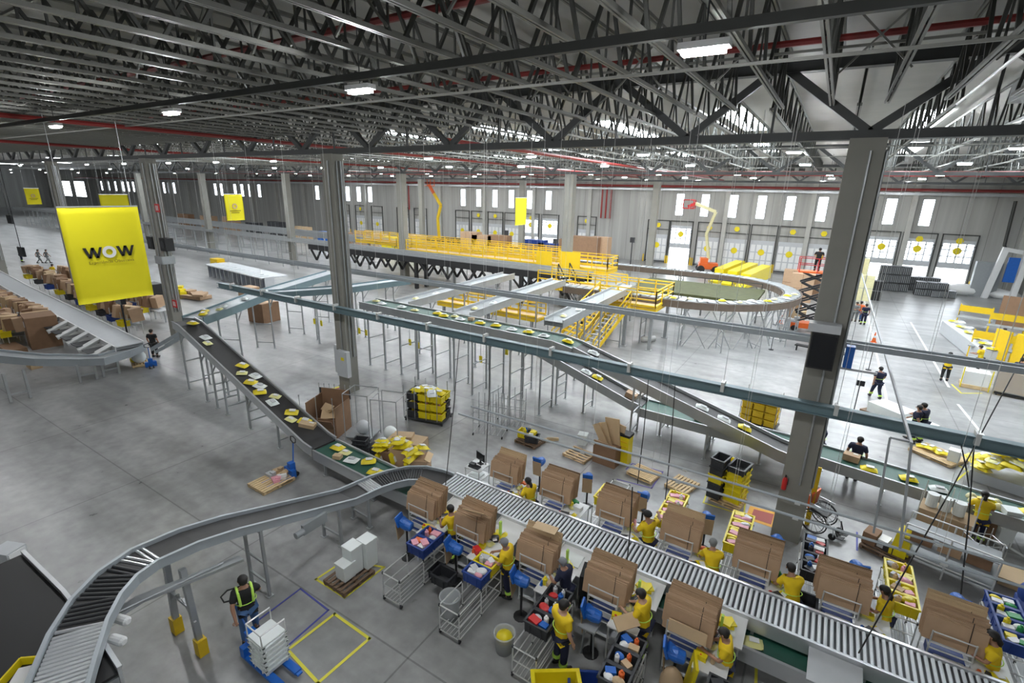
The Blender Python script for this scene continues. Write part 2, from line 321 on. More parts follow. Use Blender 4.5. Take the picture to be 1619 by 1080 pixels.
# cross bridging and pipes
def xl(name,lab_,cat,y,z,r,m,x0=-110,x1=19.5,n=6): one(name,lab_,cat,MB().tube([(x0,y,z),(x1,y,z)],r,n),m)
def xb(lab_,y,z,w,h,m,x0=-110,x1=19.5): one('bridging_angle',lab_,'roof bracing',MB().box(((x0+x1)/2,y,z),(x1-x0,w,h)),m)
for i,(y,z) in enumerate(((-1,12.38),(4.2,13.3),(10.4,12.38),(13.2,13.1),(22,12.38),(28.5,12.38),(35,12.38),(48,12.38),(55,12.38),(61,12.38))):
    xb('thin bridging angle tying the roof joists, %s from the camera'%ORD[i],y,z,.05,.05,M['joist'])
XB=MB().bar((0,0,12.5),(-1.145,0,13.7),.035).bar((0,0,13.7),(-1.145,0,12.5),.035).mesh('cross_bracing',M['joist'])
for i,y in enumerate((-3.5,6.2,12.5)):
    for k in range(22): tag(inst(XB,'cross_bracing',(3-k*2.29,y,0)),'thin X brace between two nearest joists, in the %s row from the camera'%ORD[i],'roof bracing','X braces, row %d'%(i+1))
xl('sprinkler_pipe','dark red sprinkler pipe crossing the near roof bay above the joists, nearer one','pipe',7.9,13.25,.07,M['pipe'])
xl('sprinkler_pipe','dark red sprinkler pipe crossing the near roof bay above the joists, farther one','pipe',13.3,13.3,.07,M['pipe'])
for i,y in enumerate((52,60)): xl('sprinkler_pipe','red sprinkler pipe beyond the second girder, %s in depth'%ORD[i],'pipe',y,12.2,.07,M['pipeb'])
one('sprinkler_pipe','dark red sprinkler pipe running toward the docks at the far left','pipe',MB().tube([(-25.5,-8.5,12.35),(-25.5,77,12.35)],.09,6),M['pipe'])
one('sprinkler_pipe','thin dark red pipe running toward the docks, left of the first one','pipe',MB().tube([(-42,-8.5,12.3),(-42,77,12.3)],.09,6),M['pipe'])
one('sprinkler_pipe','red sprinkler pipe running toward the docks in mid hall','pipe',MB().tube([(-14,16.8,12.1),(-14,77,12.1)],.09,6),M['pipeb'])
# trunking that carries the near lamps
one('lamp_trunking','dark lamp trunking crossing the whole near roof bay','trunking',MB().box((-45,7.0,12.1),(130,.10,.12)),M['dsteel'])
one('conduit_run','thin pale conduit running down the right side of the near roof bay','conduit',MB().tube([(1.9,-2,12.3),(1.9,16,12.3)],.03,6),M['tube'])
one('air_duct','dark duct with pale insulation running along the right side of the roof','duct',MB().box((3.9,6,13.0),(.9,28,.5)),M['grey'])
lm=MB().box((0,0,0),(.5,.14,.05)).mesh('diffuser',M['lamp']); lb=MB().box((0,0,.07),(.6,.2,.08)).mesh('housing',M['white']); ls=MB().tube([(0,0,.1),(0,0,1.6)],.012,4).mesh('suspension_wire',M['dark'])
# (row depth, height, x positions)
rows=[(7.0,11.88,[-1.7,-7.7,-14.5,-22,-29.8,-38,-46,-56,-66,-78,-92]),(-5.5,11.88,[8,2,-5]),(24.6,11.9,[4.9,-1.9,-8.2,-14.3,-21.5,-29.5,-37,-45,-53,-62,-71,-80,-92,-106,-120,-135,-150,-170]),(34.6,11.9,[5,-2,-8.4,-14.2,-21,-28,-36,-44,-52,-60,-70,-80,-92,-106,-120,-135,-150,-170]),(50,11.9,[6,-1,-8,-15,-22,-29,-36,-44,-52,-60,-70,-80,-92,-106,-120,-135,-150,-170,-195]),(60,11.9,[6,-1,-8,-15,-22,-29,-36,-44,-52,-60,-70,-80,-92]),(71,11.9,[6,-2,-9,-16,-23,-30,-38,-46,-54,-64,-76,-90])]  # lamps at the far left row ends are added to brighten that side
rown=['nearest lamp row under dark trunking','unseen lamp row added behind the camera','second lamp row','third lamp row','fourth lamp row','fifth lamp row','farthest lamp row by docks']  # the row behind the camera is unseen, added to light the foreground
for i,(y,z,xs) in enumerate(rows):
    for k,x in enumerate(xs):
        t=thing('ceiling_lamp','lit linear lamp, %s from right in the %s'%(ORD[k],rown[i]),'ceiling lamp',(x,y,z-(.0 if i else .03)),0,'linear lamps of the '+rown[i])
        inst(lm,'diffuser',(0,0,0),parent=t); inst(lb,'housing',(0,0,0),parent=t); inst(ls,'suspension_wire',(0,0,0),parent=t)
# skylights; the four farthest left are added to brighten that dim end
sk=[(-5,31,1.2,9),(-12,33,1.2,9),(-20,32,1.2,9),(-28,32,1.2,9),(8,33,1.2,10),(12.5,33,1.2,9),(3,34,1.2,7),(-6,48,1.4,10),(-14,52,1.4,10),(-24,50,1.4,10),(4,52,1.4,10),(11,50,1.4,10),(-34,52,1.4,10),(-46,52,1.4,10),(-46,28,1.2,8),(-60,30,1.2,10),(-75,50,1.4,10),(-60,56,1.4,10),(-95,40,1.2,8),(-120,40,1.2,8),(-150,44,1.4,10),(-185,45,1.4,10)]
for i,(x,y,w,l) in enumerate(sk):
    mb=MB().box((x,y,ZC-.03),(w,l,.04)); o=struct('window_%d'%(80+i),mb,M['sky'])
# ---------------- banners
def banner(name,label,X,y0,y1,z0,z1,mark='ring',curve=.06,axis='X'):
    t=thing('hanging_banner',label,'banner',(X,(y0+y1)/2,z0)); w=y1-y0;h=z1-z0; mb=MB(); n=14;vs=[];fs=[]
    for side in (0,1):
        for j in range(n+1):
            for i in range(n+1):
                u=i/n;v=j/n; d=curve*math.sin(u*5+v*3)*(1-v*.8)+side*.012
                vs.append((d,(u-.5)*w,v*h))
    q=(n+1)**2
    for j in range(n):
        for i in range(n):
            a=j*(n+1)+i; fs.append((a,a+1,a+n+2,a+n+1)); fs.append((a+q,a+n+1+q,a+n+2+q,a+1+q))
    for i in range(n):
        for a in (i,n*(n+1)+i): fs.append((a,a+1,a+1+q,a+q))
        for a in (i*(n+1),i*(n+1)+n): fs.append((a,a+n+1,a+n+1+q,a+q))
    mb.add(vs,fs).build('cloth',M['ban'],t,smooth=True)
    MB().bar((0,-w/2,h+.02),(0,w/2,h+.02),.05).build('top_bar',M['alu'],t)
    wr=MB(); 
    for s in (-1,1): wr.tube([(0,s*w*.42,h),(0,s*w*.42,12.4-z0)],.008,4)
    wr.build('hanging_wire',M['steel'],t); return t,w,h
def letter_poly(name,polys,t,x,m):
    mb=MB()
    for p in polys:
        n=len(p); vs=[(x,a,b) for a,b in p]+[(x+.012,a,b) for a,b in p]; mb.add(vs,[tuple(range(n)),tuple(range(2*n-1,n-1,-1))]+[(k,(k+1)%n,(k+1)%n+n,k+n) for k in range(n)])
    return mb.build(name,m,t)
BX=-24.0
t,w,h=banner('hanging_banner','large yellow banner reading WOW hanging at the left of the hall',BX,7.12,9.7,5.62,9.24,curve=.02)
XF=.05
def Wp(y,z,s):  # the letter W out of four strokes
    out=[];st=.17*s
    for a,b,c,d in ((0,1,.26,0),(.26,0,.47,1),(.47,1,.70,0),(.70,0,.96,1)): out.append([(y+a*s-st*.1,z+b*s*.75),(y+a*s+st*1.0,z+b*s*.75),(y+c*s+st*.9,z+d*s*.75),(y+c*s-st*.1,z+d*s*.75)] if b>d else [(y+a*s-st*.1,z+b*s*.75),(y+a*s+st*.9,z+b*s*.75),(y+c*s+st*1.0,z+d*s*.75),(y+c*s,z+d*s*.75)])
    return out
s=.54; zz=2.0-.11
letter_poly('letter_w',Wp(-.80,1.72,s),t,XF,M['black']); letter_poly('letter_w',Wp(.28,1.72,s),t,XF,M['black'])
ring=[]
for k in range(24):
    a=2*math.pi*k/24;b=2*math.pi*(k+1)/24; ring.append([(.02+.23*math.cos(a),1.92+.23*math.sin(a)),(.02+.23*math.cos(b),1.92+.23*math.sin(b)),(.02+.115*math.cos(b),1.92+.115*math.sin(b)),(.02+.115*math.cos(a),1.92+.115*math.sin(a))])
letter_poly('letter_o',ring,t,XF,M['white'])
cu=bpy.data.curves.new('caption','FONT'); cu.body='Experiência Obsessiva'; cu.size=.16; cu.extrude=.003; cu.align_x='CENTER'; cu.space_character=1.05
tmp=bpy.data.objects.new('caption',cu); COL.objects.link(tmp); bpy.context.view_layer.update()
me=bpy.data.meshes.new_from_object(tmp.evaluated_get(bpy.context.evaluated_depsgraph_get())); bpy.data.objects.remove(tmp)
me.materials.clear(); me.materials.append(mat('brown ink on yellow',(.22,.17,.01),.7)); cap=bpy.data.objects.new('caption',me); COL.objects.link(cap); cap.parent=t; cap.location=(XF+.004,.05,1.50); cap.rotation_euler=(math.pi/2,0,math.pi/2)
def small(label,X,y0,y1,z0,z1,seal=True):
    t,w,h=banner('hanging_banner',label,X,y0,y1,z0,z1,curve=.03); k=w/1.4
    if seal:
        r=[]
        for i in range(16):
            a=2*math.pi*i/16;b=2*math.pi*(i+1)/16; r.append([(.2*k*math.cos(a),h*.55+.2*k*math.sin(a)),(.2*k*math.cos(b),h*.55+.2*k*math.sin(b)),(.11*k*math.cos(b),h*.55+.11*k*math.sin(b)),(.11*k*math.cos(a),h*.55+.11*k*math.sin(a))])
        letter_poly('round_seal',r,t,.07,M['card3']); letter_poly('caption_line',[[(-.42*k,h*.36),(.42*k,h*.36),(.42*k,h*.39),(-.42*k,h*.39)],[(-.3*k,h*.29),(.3*k,h*.29),(.3*k,h*.315),(-.3*k,h*.315)]],t,.07,mat('brown ink on yellow',(.22,.17,.01),.7))
small('yellow banner with a round seal hanging left of the centre column',-40,22.1,23.55,7.45,9.42)
small('small yellow banner hanging at the far upper left',-60,15.9,16.9,8.1,9.45)
small('pale yellow banner half hidden above the large one',-45,15.9,17.7,8.0,9.26,False)
bt,w_,h_=banner('hanging_banner','slim tall yellow banner hanging near the docks in mid hall',-27.5,44.4,46.6,6.75,9.45,curve=.03)
# ---------------- overhead rails
def duct(name,label,path,prof,m): return one(name,label,'cable tray',MB().sweep(path,prof),m)
sq=lambda w,h:[(-w/2,-h/2),(w/2,-h/2),(w/2,h/2),(-w/2,h/2)]
X0r,X1r=-60,14
t=thing('cable_tray','upper grey overhead cable tray crossing the hall behind the near columns','cable tray',(X0r,17.7,5.9)); L=X1r-X0r
MB().box((L/2,0,0),(L,.42,.05)).box((L/2,-.2,.07),(L,.03,.16)).box((L/2,.2,.07),(L,.03,.16)).build('tray',M['rail'],t)
rd=MB(); 
for k in range(26): 
    for s in (-.2,.2): rd.tube([(2+k*2.9,s,0),(2+k*2.9,s,6.5)],.005,4)
rd.build('hanger_rod',M['tube'],t); MB().tube([(0,.05,.06),(L,.05,.06)],.04,6).tube([(0,-.06,.06),(L,-.06,.06)],.035,6).build('cables',M['grey'],t)
t=thing('support_beam','lower blue grey overhead beam crossing in front of the near columns','beam',(-29.5,15.3,4.6)); L=39
MB().box((L/2,0,0),(L,.05,.26)).box((L/2,0,.14),(L,.24,.03)).box((L/2,0,-.14),(L,.24,.03)).build('beam',M['teal'],t)
rd=MB()
for k in range(14): rd.tube([(1.4+k*2.9,0,.1),(1.4+k*2.9,0,7.7)],.006,4); rd.box((1.4+k*2.9,0,.1),(.1,.28,.3))
rd.build('hanger_rod',M['tube'],t)
for i,(y,z,nm) in enumerate(((12.75,3.05,'farther'),(12.05,3.05,'nearer'))):
    t=thing('air_pipe','%s of the two grey hanging pipes above the far packing row'%nm,'pipe',(-9.5,y,z)); MB().tube([(0,0,0),(19,0,0)],.032,8).build('pipe',M['rail'],t)
    rd=MB()
    for k in range(10): rd.tube([(.5+k*2,0,0),(.5+k*2,0,8.8)],.004,4)
    for k in range(7): rd.box((1.8+k*2.7,0,-.03),(.12,.07,.06))
    rd.build('hanger_rod',M['tube'],t)
a=(2.05,60,5.4);b=(2.1,12.2,5.4)
one('cable_tray','grey cable tray running from the docks to a bent drop at right','cable tray',MB().bar(a,b,.05,.07).bar(b,(2.35,12.0,3.1),.045).bar((1.75,12.3,5.4),(1.9,12.3,3.1),.04).bar((1.75,12.3,5.4),(2.1,12.3,5.4),.04),M['grey'])
# black drop cords
cords=[((727,527),4.45,(704,772),1.1),((775,540),4.45,(768,735),1.4),((1026,590),4.45,(1008,765),1.5),((1068,600),4.45,(1052,790),1.6),((1000,770),3.05,(990,900),1.4),((1540,705),4.6,(1519,940),1.9),((1520,705),4.6,(1532,770),3.4),((1619,560),6.0,(1345,1055),1.0)]
for i,(p,z,q,z2) in enumerate(cords):
    A=G(*p,z);B=G(*q,z2); Mid=(A+B)/2+Vector((.03,0,-.05)); one('power_cord','thin black power cord hanging over the packing rows, %s from the left'%ORD[i],'cord',MB().tube([A,Mid,B],.016,5),M['black'])
A=G(1530,690,6.2)
# ================= conveyors
def plen(path):
    L=[0]
    for a,b in zip(path,path[1:]): L.append(L[-1]+(Vector(b)-Vector(a)).length)
    return L
def pat(path,s):
    L=plen(path); s=max(0,min(s,L[-1]-1e-4))
    for i in range(len(path)-1):
        if s<=L[i+1]:
            a=Vector(path[i]);b=Vector(path[i+1]); return a+(b-a)*((s-L[i])/(L[i+1]-L[i])),(b-a).normalized()
    return Vector(path[-1]),(Vector(path[-1])-Vector(path[-2])).normalized()
def conveyor(label,path,w,belt,rail=None,side=.26,legs=(),legw=None,guard=.07,name='belt_conveyor',legmat=None,brace=True,yfoot=False,top='belt',cat='conveyor'):
    rail=rail or M['alu']; t=thing(name,label,cat,(path[0][0],path[0][1],0)); path=[Vector(p) for p in path]
    MB().sweep(path,[(-w/2,-.05),(w/2,-.05),(w/2,0),(-w/2,0)]).build(top,belt,t,world=True)
    MB().sweep(path,[(-w/2,-side*.8),(w/2,-side*.8),(w/2,-.09),(-w/2,-.09)]).build('underside_pan',M['grey'],t,world=True)
    for s in (-1,1):
        o=s*(w/2+.03); k=.025
        MB().sweep(path,[(o-k,-side),(o+k,-side),(o+k,guard),(o-k,guard)]).sweep(path,[(o-k-.02*(s<0),guard),(o+k+.02*(s>0),guard),(o+k+.02*(s>0),guard+.025),(o-k-.02*(s<0),guard+.025)]).build('side_rail',rail,t,world=True)
    for q in legs:
        p,d=pat(path,q); n=Vector((d.y,-d.x,0)).normalized(); zt=p.z-side+.02; lw=(legw or w)/2; mb=MB()
        for s in (-1,1):
            a=p+n*(s*lw); mb.bar((a.x,a.y,0.02),(a.x,a.y,zt),.07); mb.box((a.x,a.y,.01),(.16,.16,.02))
        a=p-n*lw;b=p+n*lw
        zs=[zt-.08,.35] if zt<1.6 else [zt-.08,.4,zt*.5]
        for z in zs: mb.bar((a.x,a.y,z),(b.x,b.y,z),.05)
        if brace and zt>1.6:
            dd=Vector((d.x,d.y,0)).normalized()*.5; mb.bar((a.x,a.y,zt-.6),(a.x+dd.x,a.y+dd.y,zt-.02+d.z*.5),.05)
            mb.bar((b.x,b.y,zt-.6),(b.x+dd.x,b.y+dd.y,zt-.02+d.z*.5),.05)
        lo=mb.build('support_frame',legmat or M['steel'],t,world=True)
        if yfoot:
            f=MB()
            for s in (-1,1):
                a=p+n*(s*lw); f.box((a.x,a.y,.22),(.19,.19,.36))
            fo=f.mesh('foot_guard',M['yel'],t.location); inst(fo,'foot_guard',(0,0,0),parent=lo)
    return t
def mailer_mesh(name,l,w,h,m,n=6):
    vs=[];fs=[]
    for sgn in (1,-.35):
        for j in range(n+1):
            for i in range(n+1):
                u=i/n*2-1;v=j/n*2-1; e=(1-u**4)*(1-v**4); vs.append((u*l/2*(1-.06*abs(v)),v*w/2*(1-.06*abs(u)),h*.3+sgn*h*.7*e*(.8+.2*math.sin(u*4+v*3))))
    q=(n+1)**2
    for j in range(n):
        for i in range(n): a=j*(n+1)+i; fs.append((a,a+1,a+n+2,a+n+1)); fs.append((a+q,a+n+1+q,a+n+2+q,a+1+q))
    mb=MB().add(vs,fs); me=mb.mesh(name,m); me.polygons.foreach_set('use_smooth',[True]*len(me.polygons)); return me
def carton_mesh(name,l,w,h,m,label=True):
    mb=MB().box((0,0,h/2),(l,w,h)); mb.c=1; mb.box((0,0,h+.001),(l*.99,.05,.003)); mb.c=2
    if label: mb.box((l*.2,w*.24,h+.002),(l*.3,w*.25,.003))
    return mb.mesh(name,[m,M['card3'],M['white']])
def lined(name,l,w,h,m,m2):
    me=mailer_mesh(name,l,w,h,m); k=MB(); k.box((l*.05,0,h*.3+h*.70),(l*.45,w*.4,.012)); me2=k.mesh('address_label',m2); return me,me2
PM={'yellow':lined('mailer',.42,.32,.13,M['ylm'],M['white']),'white':lined('mailer',.42,.32,.11,M['foam'],M['lgrey']),'pale yellow':lined('mailer',.36,.26,.10,mat('pale yellow film',(.72,.70,.30),.4),M['white'])}
PC={'brown carton':carton_mesh('carton',.5,.36,.24,M['card']),'small brown carton':carton_mesh('carton',.3,.22,.14,M['card3'],False),'long brown carton':carton_mesh('carton',.6,.3,.16,M['card3'])}
def parcel(kind,loc,rz,pitch,label,group,sc=1.0):
    rot=Matrix.Rotation(rz,3,'Z')
    if kind in PM:
        t=thing('padded_mailer',label,'parcel',loc,0,group); t.rotation_euler=(0,pitch,rz); t.scale=(sc,sc,sc)
        inst(PM[kind][0],'pouch',(0,0,0),parent=t); inst(PM[kind][1],'address_label',(0,0,0),parent=t)
    else:
        t=inst(PC[kind],'carton',loc,(0,pitch,rz)); tag(t,label,'box',group); t.scale=(sc,sc,sc)
    return t
def load(path,items,where,group,z=.0):
    cnt={}
    for i,(s,off,kind,jit) in enumerate(items):
        p,d=pat(path,s); n=Vector((d.y,-d.x,0)).normalized(); az=math.atan2(d.y,d.x); pitch=-math.asin(d.z)
        q=p+n*off+Vector((0,0,.012+z)); c=cnt[kind]=cnt.get(kind,0)+1
        what=kind if kind in PC else kind+' padded mailer'
        o=parcel(kind,q,az,pitch,'%s %s from the start of %s'%(ORD[c-1],what,where),group)
        S=Matrix.Scale(1.0 if kind in PC else 1.25,4)
        o.matrix_basis=Matrix.Translation(q)@Matrix.Rotation(az,4,'Z')@Matrix.Rotation(pitch,4,'Y')@Matrix.Rotation(jit,4,'Z')@S

# D: descending dark belt then green belt that runs on under the rollers
D=[(-27.3,12.15,3.45),(-26.4,12.05,3.40),(-15.4,10.75,.92),(-14.9,10.72,.85)]
conveyor('dark belt conveyor descending from upper left, loaded with yellow and white parcels',D,.98,M['belt'],M['alu'],.3,legs=(.7,3.0,4.2,5.3,7.6,10.2))
D2=[(-14.85,10.72,.80),(-11.5,10.6,.72),(12,10.5,.72)]
conveyor('low green belt conveyor running beneath and beside the roller line',D2,.98,M['gbelt'],M['alu'],.34,legs=tuple(.6+k*2.6 for k in range(10)),guard=.05)
items=[(.9,-.1,'yellow',.3),(2.6,.0,'white',.2),(3.2,.15,'pale yellow',.1),(5.9,-.2,'yellow',.5),(6.5,.1,'pale yellow',1.0),(7.0,-.25,'white',.2),(7.4,.15,'yellow',.7),(7.85,-.02,'white',.4),(8.3,.2,'yellow',1.2),(8.9,-.15,'pale yellow',.6),(9.25,.15,'white',.0),(10.3,-.1,'yellow',.9),(10.7,.15,'pale yellow',.3),(11.1,-.2,'yellow',.6),(11.4,-.15,'long brown carton',.6)]
load(D,items,'the descending dark belt at left','parcels on the descending dark belt')
load(D2,[(.55,-.15,'yellow',.1),(1.05,-.1,'pale yellow',.2),(1.1,.28,'small brown carton',.4),(1.65,.1,'white',.3),(2.2,-.2,'yellow',.8),(2.9,.12,'yellow',.3),(3.6,-.25,'white',.4),(6.3,.3,'white',.4),(10.0,.3,'pale yellow',.4),(14.9,.3,'pale yellow',.2),(16.6,.28,'white',.5)],'the low green belt','parcels on the low green belt')
# A: foreground conveyor, rollers in its bends
A=[(-7.6,.55,2.65),(-9.2,1.45,2.65),(-10.0,1.93,2.65),(-10.55,2.38,2.65),(-10.9,2.85,2.65),(-11.1,3.4,2.62),(-11.15,4.3,2.5),(-11.15,5.2,2.28),(-11.1,8.6,1.2),(-11.06,9.2,1.14),(-10.98,9.65,1.13),(-10.8,10.15,1.12),(-10.5,10.6,1.12),(-10.1,10.88,1.12),(-9.6,11.0,1.12),(-9.2,11.02,1.12)]
Ad=conveyor('grey foreground conveyor curving up from bottom left and joining the roller line',A,.74,M['belt'],M['rail'],.14,legs=(7.0,9.4,10.5),legw=.8,guard=.07,yfoot=False,name='curved_conveyor',brace=False)
t=thing('support_trestle','pair of grey trestle legs with yellow foot guards under the foreground conveyor','trestle',(-11,3.85,0)); 
for s in (-1,1):
    l=MB().bar((s*.55,0,.02),(s*.38,0,2.24),.12).bar((s*.55,-.02,.9),(s*.1,0,1.3),.05).build('leg',M['steel'],t); MB().box((s*.545,0,.22),(.22,.2,.42)).build('foot_guard',M['yel'],l)
MB().bar((-.46,0,1.2),(.46,0,1.2),.07).build('crossbar',M['steel'],t)
# bend rollers
def rollers(path,s0,s1,step,w,r,m,parent,name='roller',lim=100):
    s=s0; n=0; extra=MB(); me=MB().lathe((0,0,0),[(r,-w/2),(r,w/2)],10,'Y').mesh('roller',m)
    k=int((s1-s0)/step)
    for i in range(k):
        p,d=pat(path,s0+i*step); az=math.atan2(d.y,d.x)
        if i>=k-lim:
            o=inst(me,name,p-parent.location+Vector((0,0,.012)),(0,0,az),parent)
        else:
            a=p+Vector((0,0,.012)); nn=Vector((d.y,-d.x,0)).normalized()*w/2; extra.tube([a-nn,a+nn],r,10)
    if extra.v:
        o=extra.build(name+'s',m,parent,world=True); o['kind']='stuff'
rollers(A,.9,2.9,.09,.7,.035,M['alu'],Ad)
rollers(A,2.95,4.4,.11,.7,.034,M['dark'],Ad)
rollers(A,4.45,5.0,.11,.7,.035,M['alu'],Ad)
rollers(A,10.7,11.2,.08,.7,.035,M['alu'],Ad)
rollers(A,11.25,12.75,.08,.7,.03,M['dark'],Ad)
gb=[tuple(Vector(p)+Vector((0,0,-.42))) for p in A[3:9]]
one('cable_tray','cable trunk slung below the foreground conveyor, with yellow cables','cable tray',MB().sweep([(-10.35,1.9,2.2),(-10.5,3.0,2.15),(-10.45,5.0,1.75)],[(-.11,0),(.11,0),(.11,.07),(-.11,.07)]).tube([(-10.2,1.2,2.3),(-10.35,2.2,2.35),(-10.45,4.6,1.95)],.02,5),M['steel'])
for i,(px,py) in enumerate(((193,980),(186,1012))):
    c=G(px,py,2.3); one('motor','white cylindrical motor under the bottom left bend, %s one'%('upper','lower')[i],'motor',MB().lathe((0,0,0),[(.07,-.15),(.085,-.12),(.085,.12),(.05,.16)],12,'X'),M['white'],c,.3)
c=(-10.62,7.1,1.38); one('drive_unit','grey drive motor box hanging on the near side of the foreground conveyor','motor',MB().box((0,0,0),(.1,.75,.3)).lathe((.05,-.5,0),[(.09,-.12),(.09,.12)],12,'Y'),M['grey'],c)
# second dark conveyor at the very corner
B=[(-9.2,-1.2,3.4),(-11.6,1.0,3.4),(-13.6,2.9,3.35)]
C1=[G(-30,905,2.4),G(30,975,2.4),G(85,1060,2.4),G(110,1110,2.4)]
conveyor('dark wide belt conveyor cut off by the bottom left corner',[tuple(p) for p in C1],1.25,M['black'],M['alu'],.3,name='belt_conveyor')
for i,(px,py) in enumerate(((18,890),(42,928))):
    c=G(px,py,1.9); t=thing('cabinet','pale control box on the left edge, %s of two'%('upper','lower')[i],'control box',c,.4); MB().box((0,0,.2),(.5,.4,.4)).build('body',M['lgrey'],t); MB().box((.26,0,.2),(.02,.34,.34)).build('door',M['white'],t)
    MB().bar((0,0,0),(0,0,-1.9),.08).build('post',M['steel'],t)
one('cable_bundle','green and yellow cable bundle along the bottom left conveyor','cable',MB().tube([G(0,900,2.3),G(25,930,2.3),G(50,975,2.3),G(62,1000,2.3)],.05,6),mat('green cable sheath',(.13,.17,.05),.6))
one('cross_duct','dark cable duct joining the corner belt and the curved conveyor','duct',MB().bar(G(32,988,2.25),G(135,940,2.25),.12),M['rail'])
t=thing('tote_bin','yellow open bin at the bottom left corner holding white sheets','bin',G(62,1085,2.2),.7); 
for a,b,c_,d_ in ((0,-.28,.8,.03),(0,.28,.8,.03),(-.4,0,.03,.56),(.4,0,.03,.56)): MB().box((a,b,.17),(c_,d_,.34)).build('wall',M['ylm'],t)
MB().box((0,0,.02),(.8,.56,.03)).build('base',M['ylm'],t); MB().box((0,0,.25),(.6,.4,.05),.2).build('sheets',M['white'],t)
# main roller line
R1=[(-9.2,11.02,1.12),(9.5,11.02,1.12)]
t=conveyor('main roller conveyor running diagonally between the two rows of packing stations',R1,.92,M['dark'],M['alu'],.3,legs=tuple(.8+k*2.1 for k in range(9)),guard=.05,name='roller_conveyor',top='bed')
rollers(R1,.05,18.6,.118,.9,.036,mat('bright roller steel',(.80,.84,.88),.4,.1),t)
# far-side green system
E=[(-22.6,20.15,3.72),(-9.8,19.8,3.72),(-8.8,19.8,3.55),(-.3,19.85,1.12),(.6,19.8,1.0)]
conveyor('long green and dark upper belt conveyor sloping down toward the nearest right column',E[:3],1.2,M['gbelt'],M['steel'],.34,legs=(.6,1.9,3.2,4.5,5.8,7.1,8.3,9.4,10.6,12.3),guard=.06)
conveyor('dark incline belt dropping from the green upper conveyor to the right column',E[2:],1.0,M['belt'],M['steel'],.34,legs=(3.0,6.2),guard=.1)
F=[(-13.3,21.45,3.0),(-12.5,21.4,2.95),(-6.4,21.0,1.15),(-5.9,21.0,1.05)]
conveyor('lower dark incline belt beside the green upper conveyor',F,.95,M['belt'],M['steel'],.32,legs=(1.0,3.2,4.8),guard=.1)
G1=[(-5.9,21.0,1.0),(0,20.75,1.0),(3,20.2,1.0),(7,19.6,1.0),(14,18.6,1.0)]
conveyor('level green belt conveyor passing behind the nearest right column to the right edge',G1,1.15,M['gbelt'],M['steel'],.34,legs=(1,3,5,7,9,11,13,15,17,19),guard=.05)
load(E,[(.5,-.2,'pale yellow',.2),(1.3,.1,'white',.1),(2.8,.0,'white',.3),(3.9,.1,'pale yellow',.2),(5.4,-.1,'yellow',.2),(6.0,.1,'yellow',.5),(6.5,-.2,'pale yellow',.2),(7.1,.1,'white',.1),(7.6,-.2,'small brown carton',.3),(8.4,.1,'yellow',.2),(9.3,.0,'yellow',.3),(10.3,.1,'white',.2),(11.2,0,'yellow',.1),(12.1,.1,'white',.1),(13.3,0,'yellow',.1),(14.6,0,'white',.1),(15.7,.1,'pale yellow',.1),(16.3,.0,'yellow',.0),(19.6,.05,'white',.1),(20.5,.1,'white',.1),(21.3,0,'yellow',.1)],'the green upper conveyor','parcels on the green upper conveyor')
load(F,[(1.0,.1,'pale yellow',.2),(2.2,-.1,'yellow',.2),(3.3,.0,'brown carton',.1),(4.6,.05,'white',.1),(5.2,0,'yellow',.2),(7.0,0,'brown carton',.1)],'the lower dark incline belt','parcels on the lower incline belt')
load(G1,[(2.5,0,'brown carton',.1),(5.0,.3,'white',.3),(6.3,.25,'yellow',.2),(7.9,-.1,'brown carton',.0),(8.5,.3,'yellow',.2),(9.6,.1,'yellow',.3),(10.4,.2,'white',.2),(11.6,0,'yellow',.1),(12.6,-.1,'yellow',.4),(13.2,.2,'pale yellow',.2),(14.0,.1,'yellow',.1),(14.9,0,'pale yellow',.3),(16.5,.1,'white',.1)],'the level green belt at right','parcels on the level green belt')
# upper left feeders
HA=[(-27.3,12.6,3.5),(-28.1,14.5,3.55),(-30.0,18.0,3.6),(-33.5,26.5,3.6)]
conveyor('teal grey conveyor running from the top of the descending belt toward the centre column',HA,1.15,M['rail'],M['teal'],.34,legs=(2.5,6.0,9.5,13),guard=.06)
HB=[(-29.9,18.2,3.62),(-27.4,22.6,3.62),(-26.5,27.5,3.62)]
conveyor('teal feeder conveyor branching right behind the centre column',HB,1.0,M['rail'],M['teal'],.3,legs=(3,6,8.5),guard=.06)
load(HA,[(.6,.1,'yellow',.3),(1.1,-.2,'yellow',.2),(1.7,.2,'pale yellow',.2),(2.3,0,'white',.2),(4.2,.1,'white',.4),(6.5,0,'white',.1)],'the teal grey feeder at upper left','parcels on the upper left feeder')
for i,(x,y0) in enumerate(((-20.6,20.9),(-16.2,20.9),(-11.4,22.4))):
    P=[(x,y0,3.75),(x-.1,y0+4,3.8),(x-.25,y0+12,3.9)]
    conveyor('%s of the three grey feeder spurs running from the sorter to the green conveyor'%('leftmost','middle','rightmost')[i],P,1.0,M['grey'],M['steel'],.3,legs=(2,5.5,9.5),guard=.12)
    load(P,[(1.2,0,'pale yellow',.2),(3,.1,'white',.3),(5.2,0,'brown carton' if i==1 else 'white',.1)],'the %s grey feeder spur'%('leftmost','middle','rightmost')[i],'parcels on the grey feeder spurs')
MB_=0
# yellow hook tags hanging below the green conveyor
for i,(px,py) in enumerate(((497,508),(508,511),(568,523),(579,526),(648,541),(661,546),(760,568),(801,556))):
    c=G(px,py,1.75); mb=MB().box((0,0,0),(.18,.03,.36)); t=thing('hanging_tag','yellow cloth tag hanging on a rope below the upper conveyors, %s from the left'%ORD[i],'tag',c); mb.build('cloth',M['ylm'],t); MB().tube([(0,0,.15),(0,0,1.6)],.012,5).build('rope',M['steel'],t)
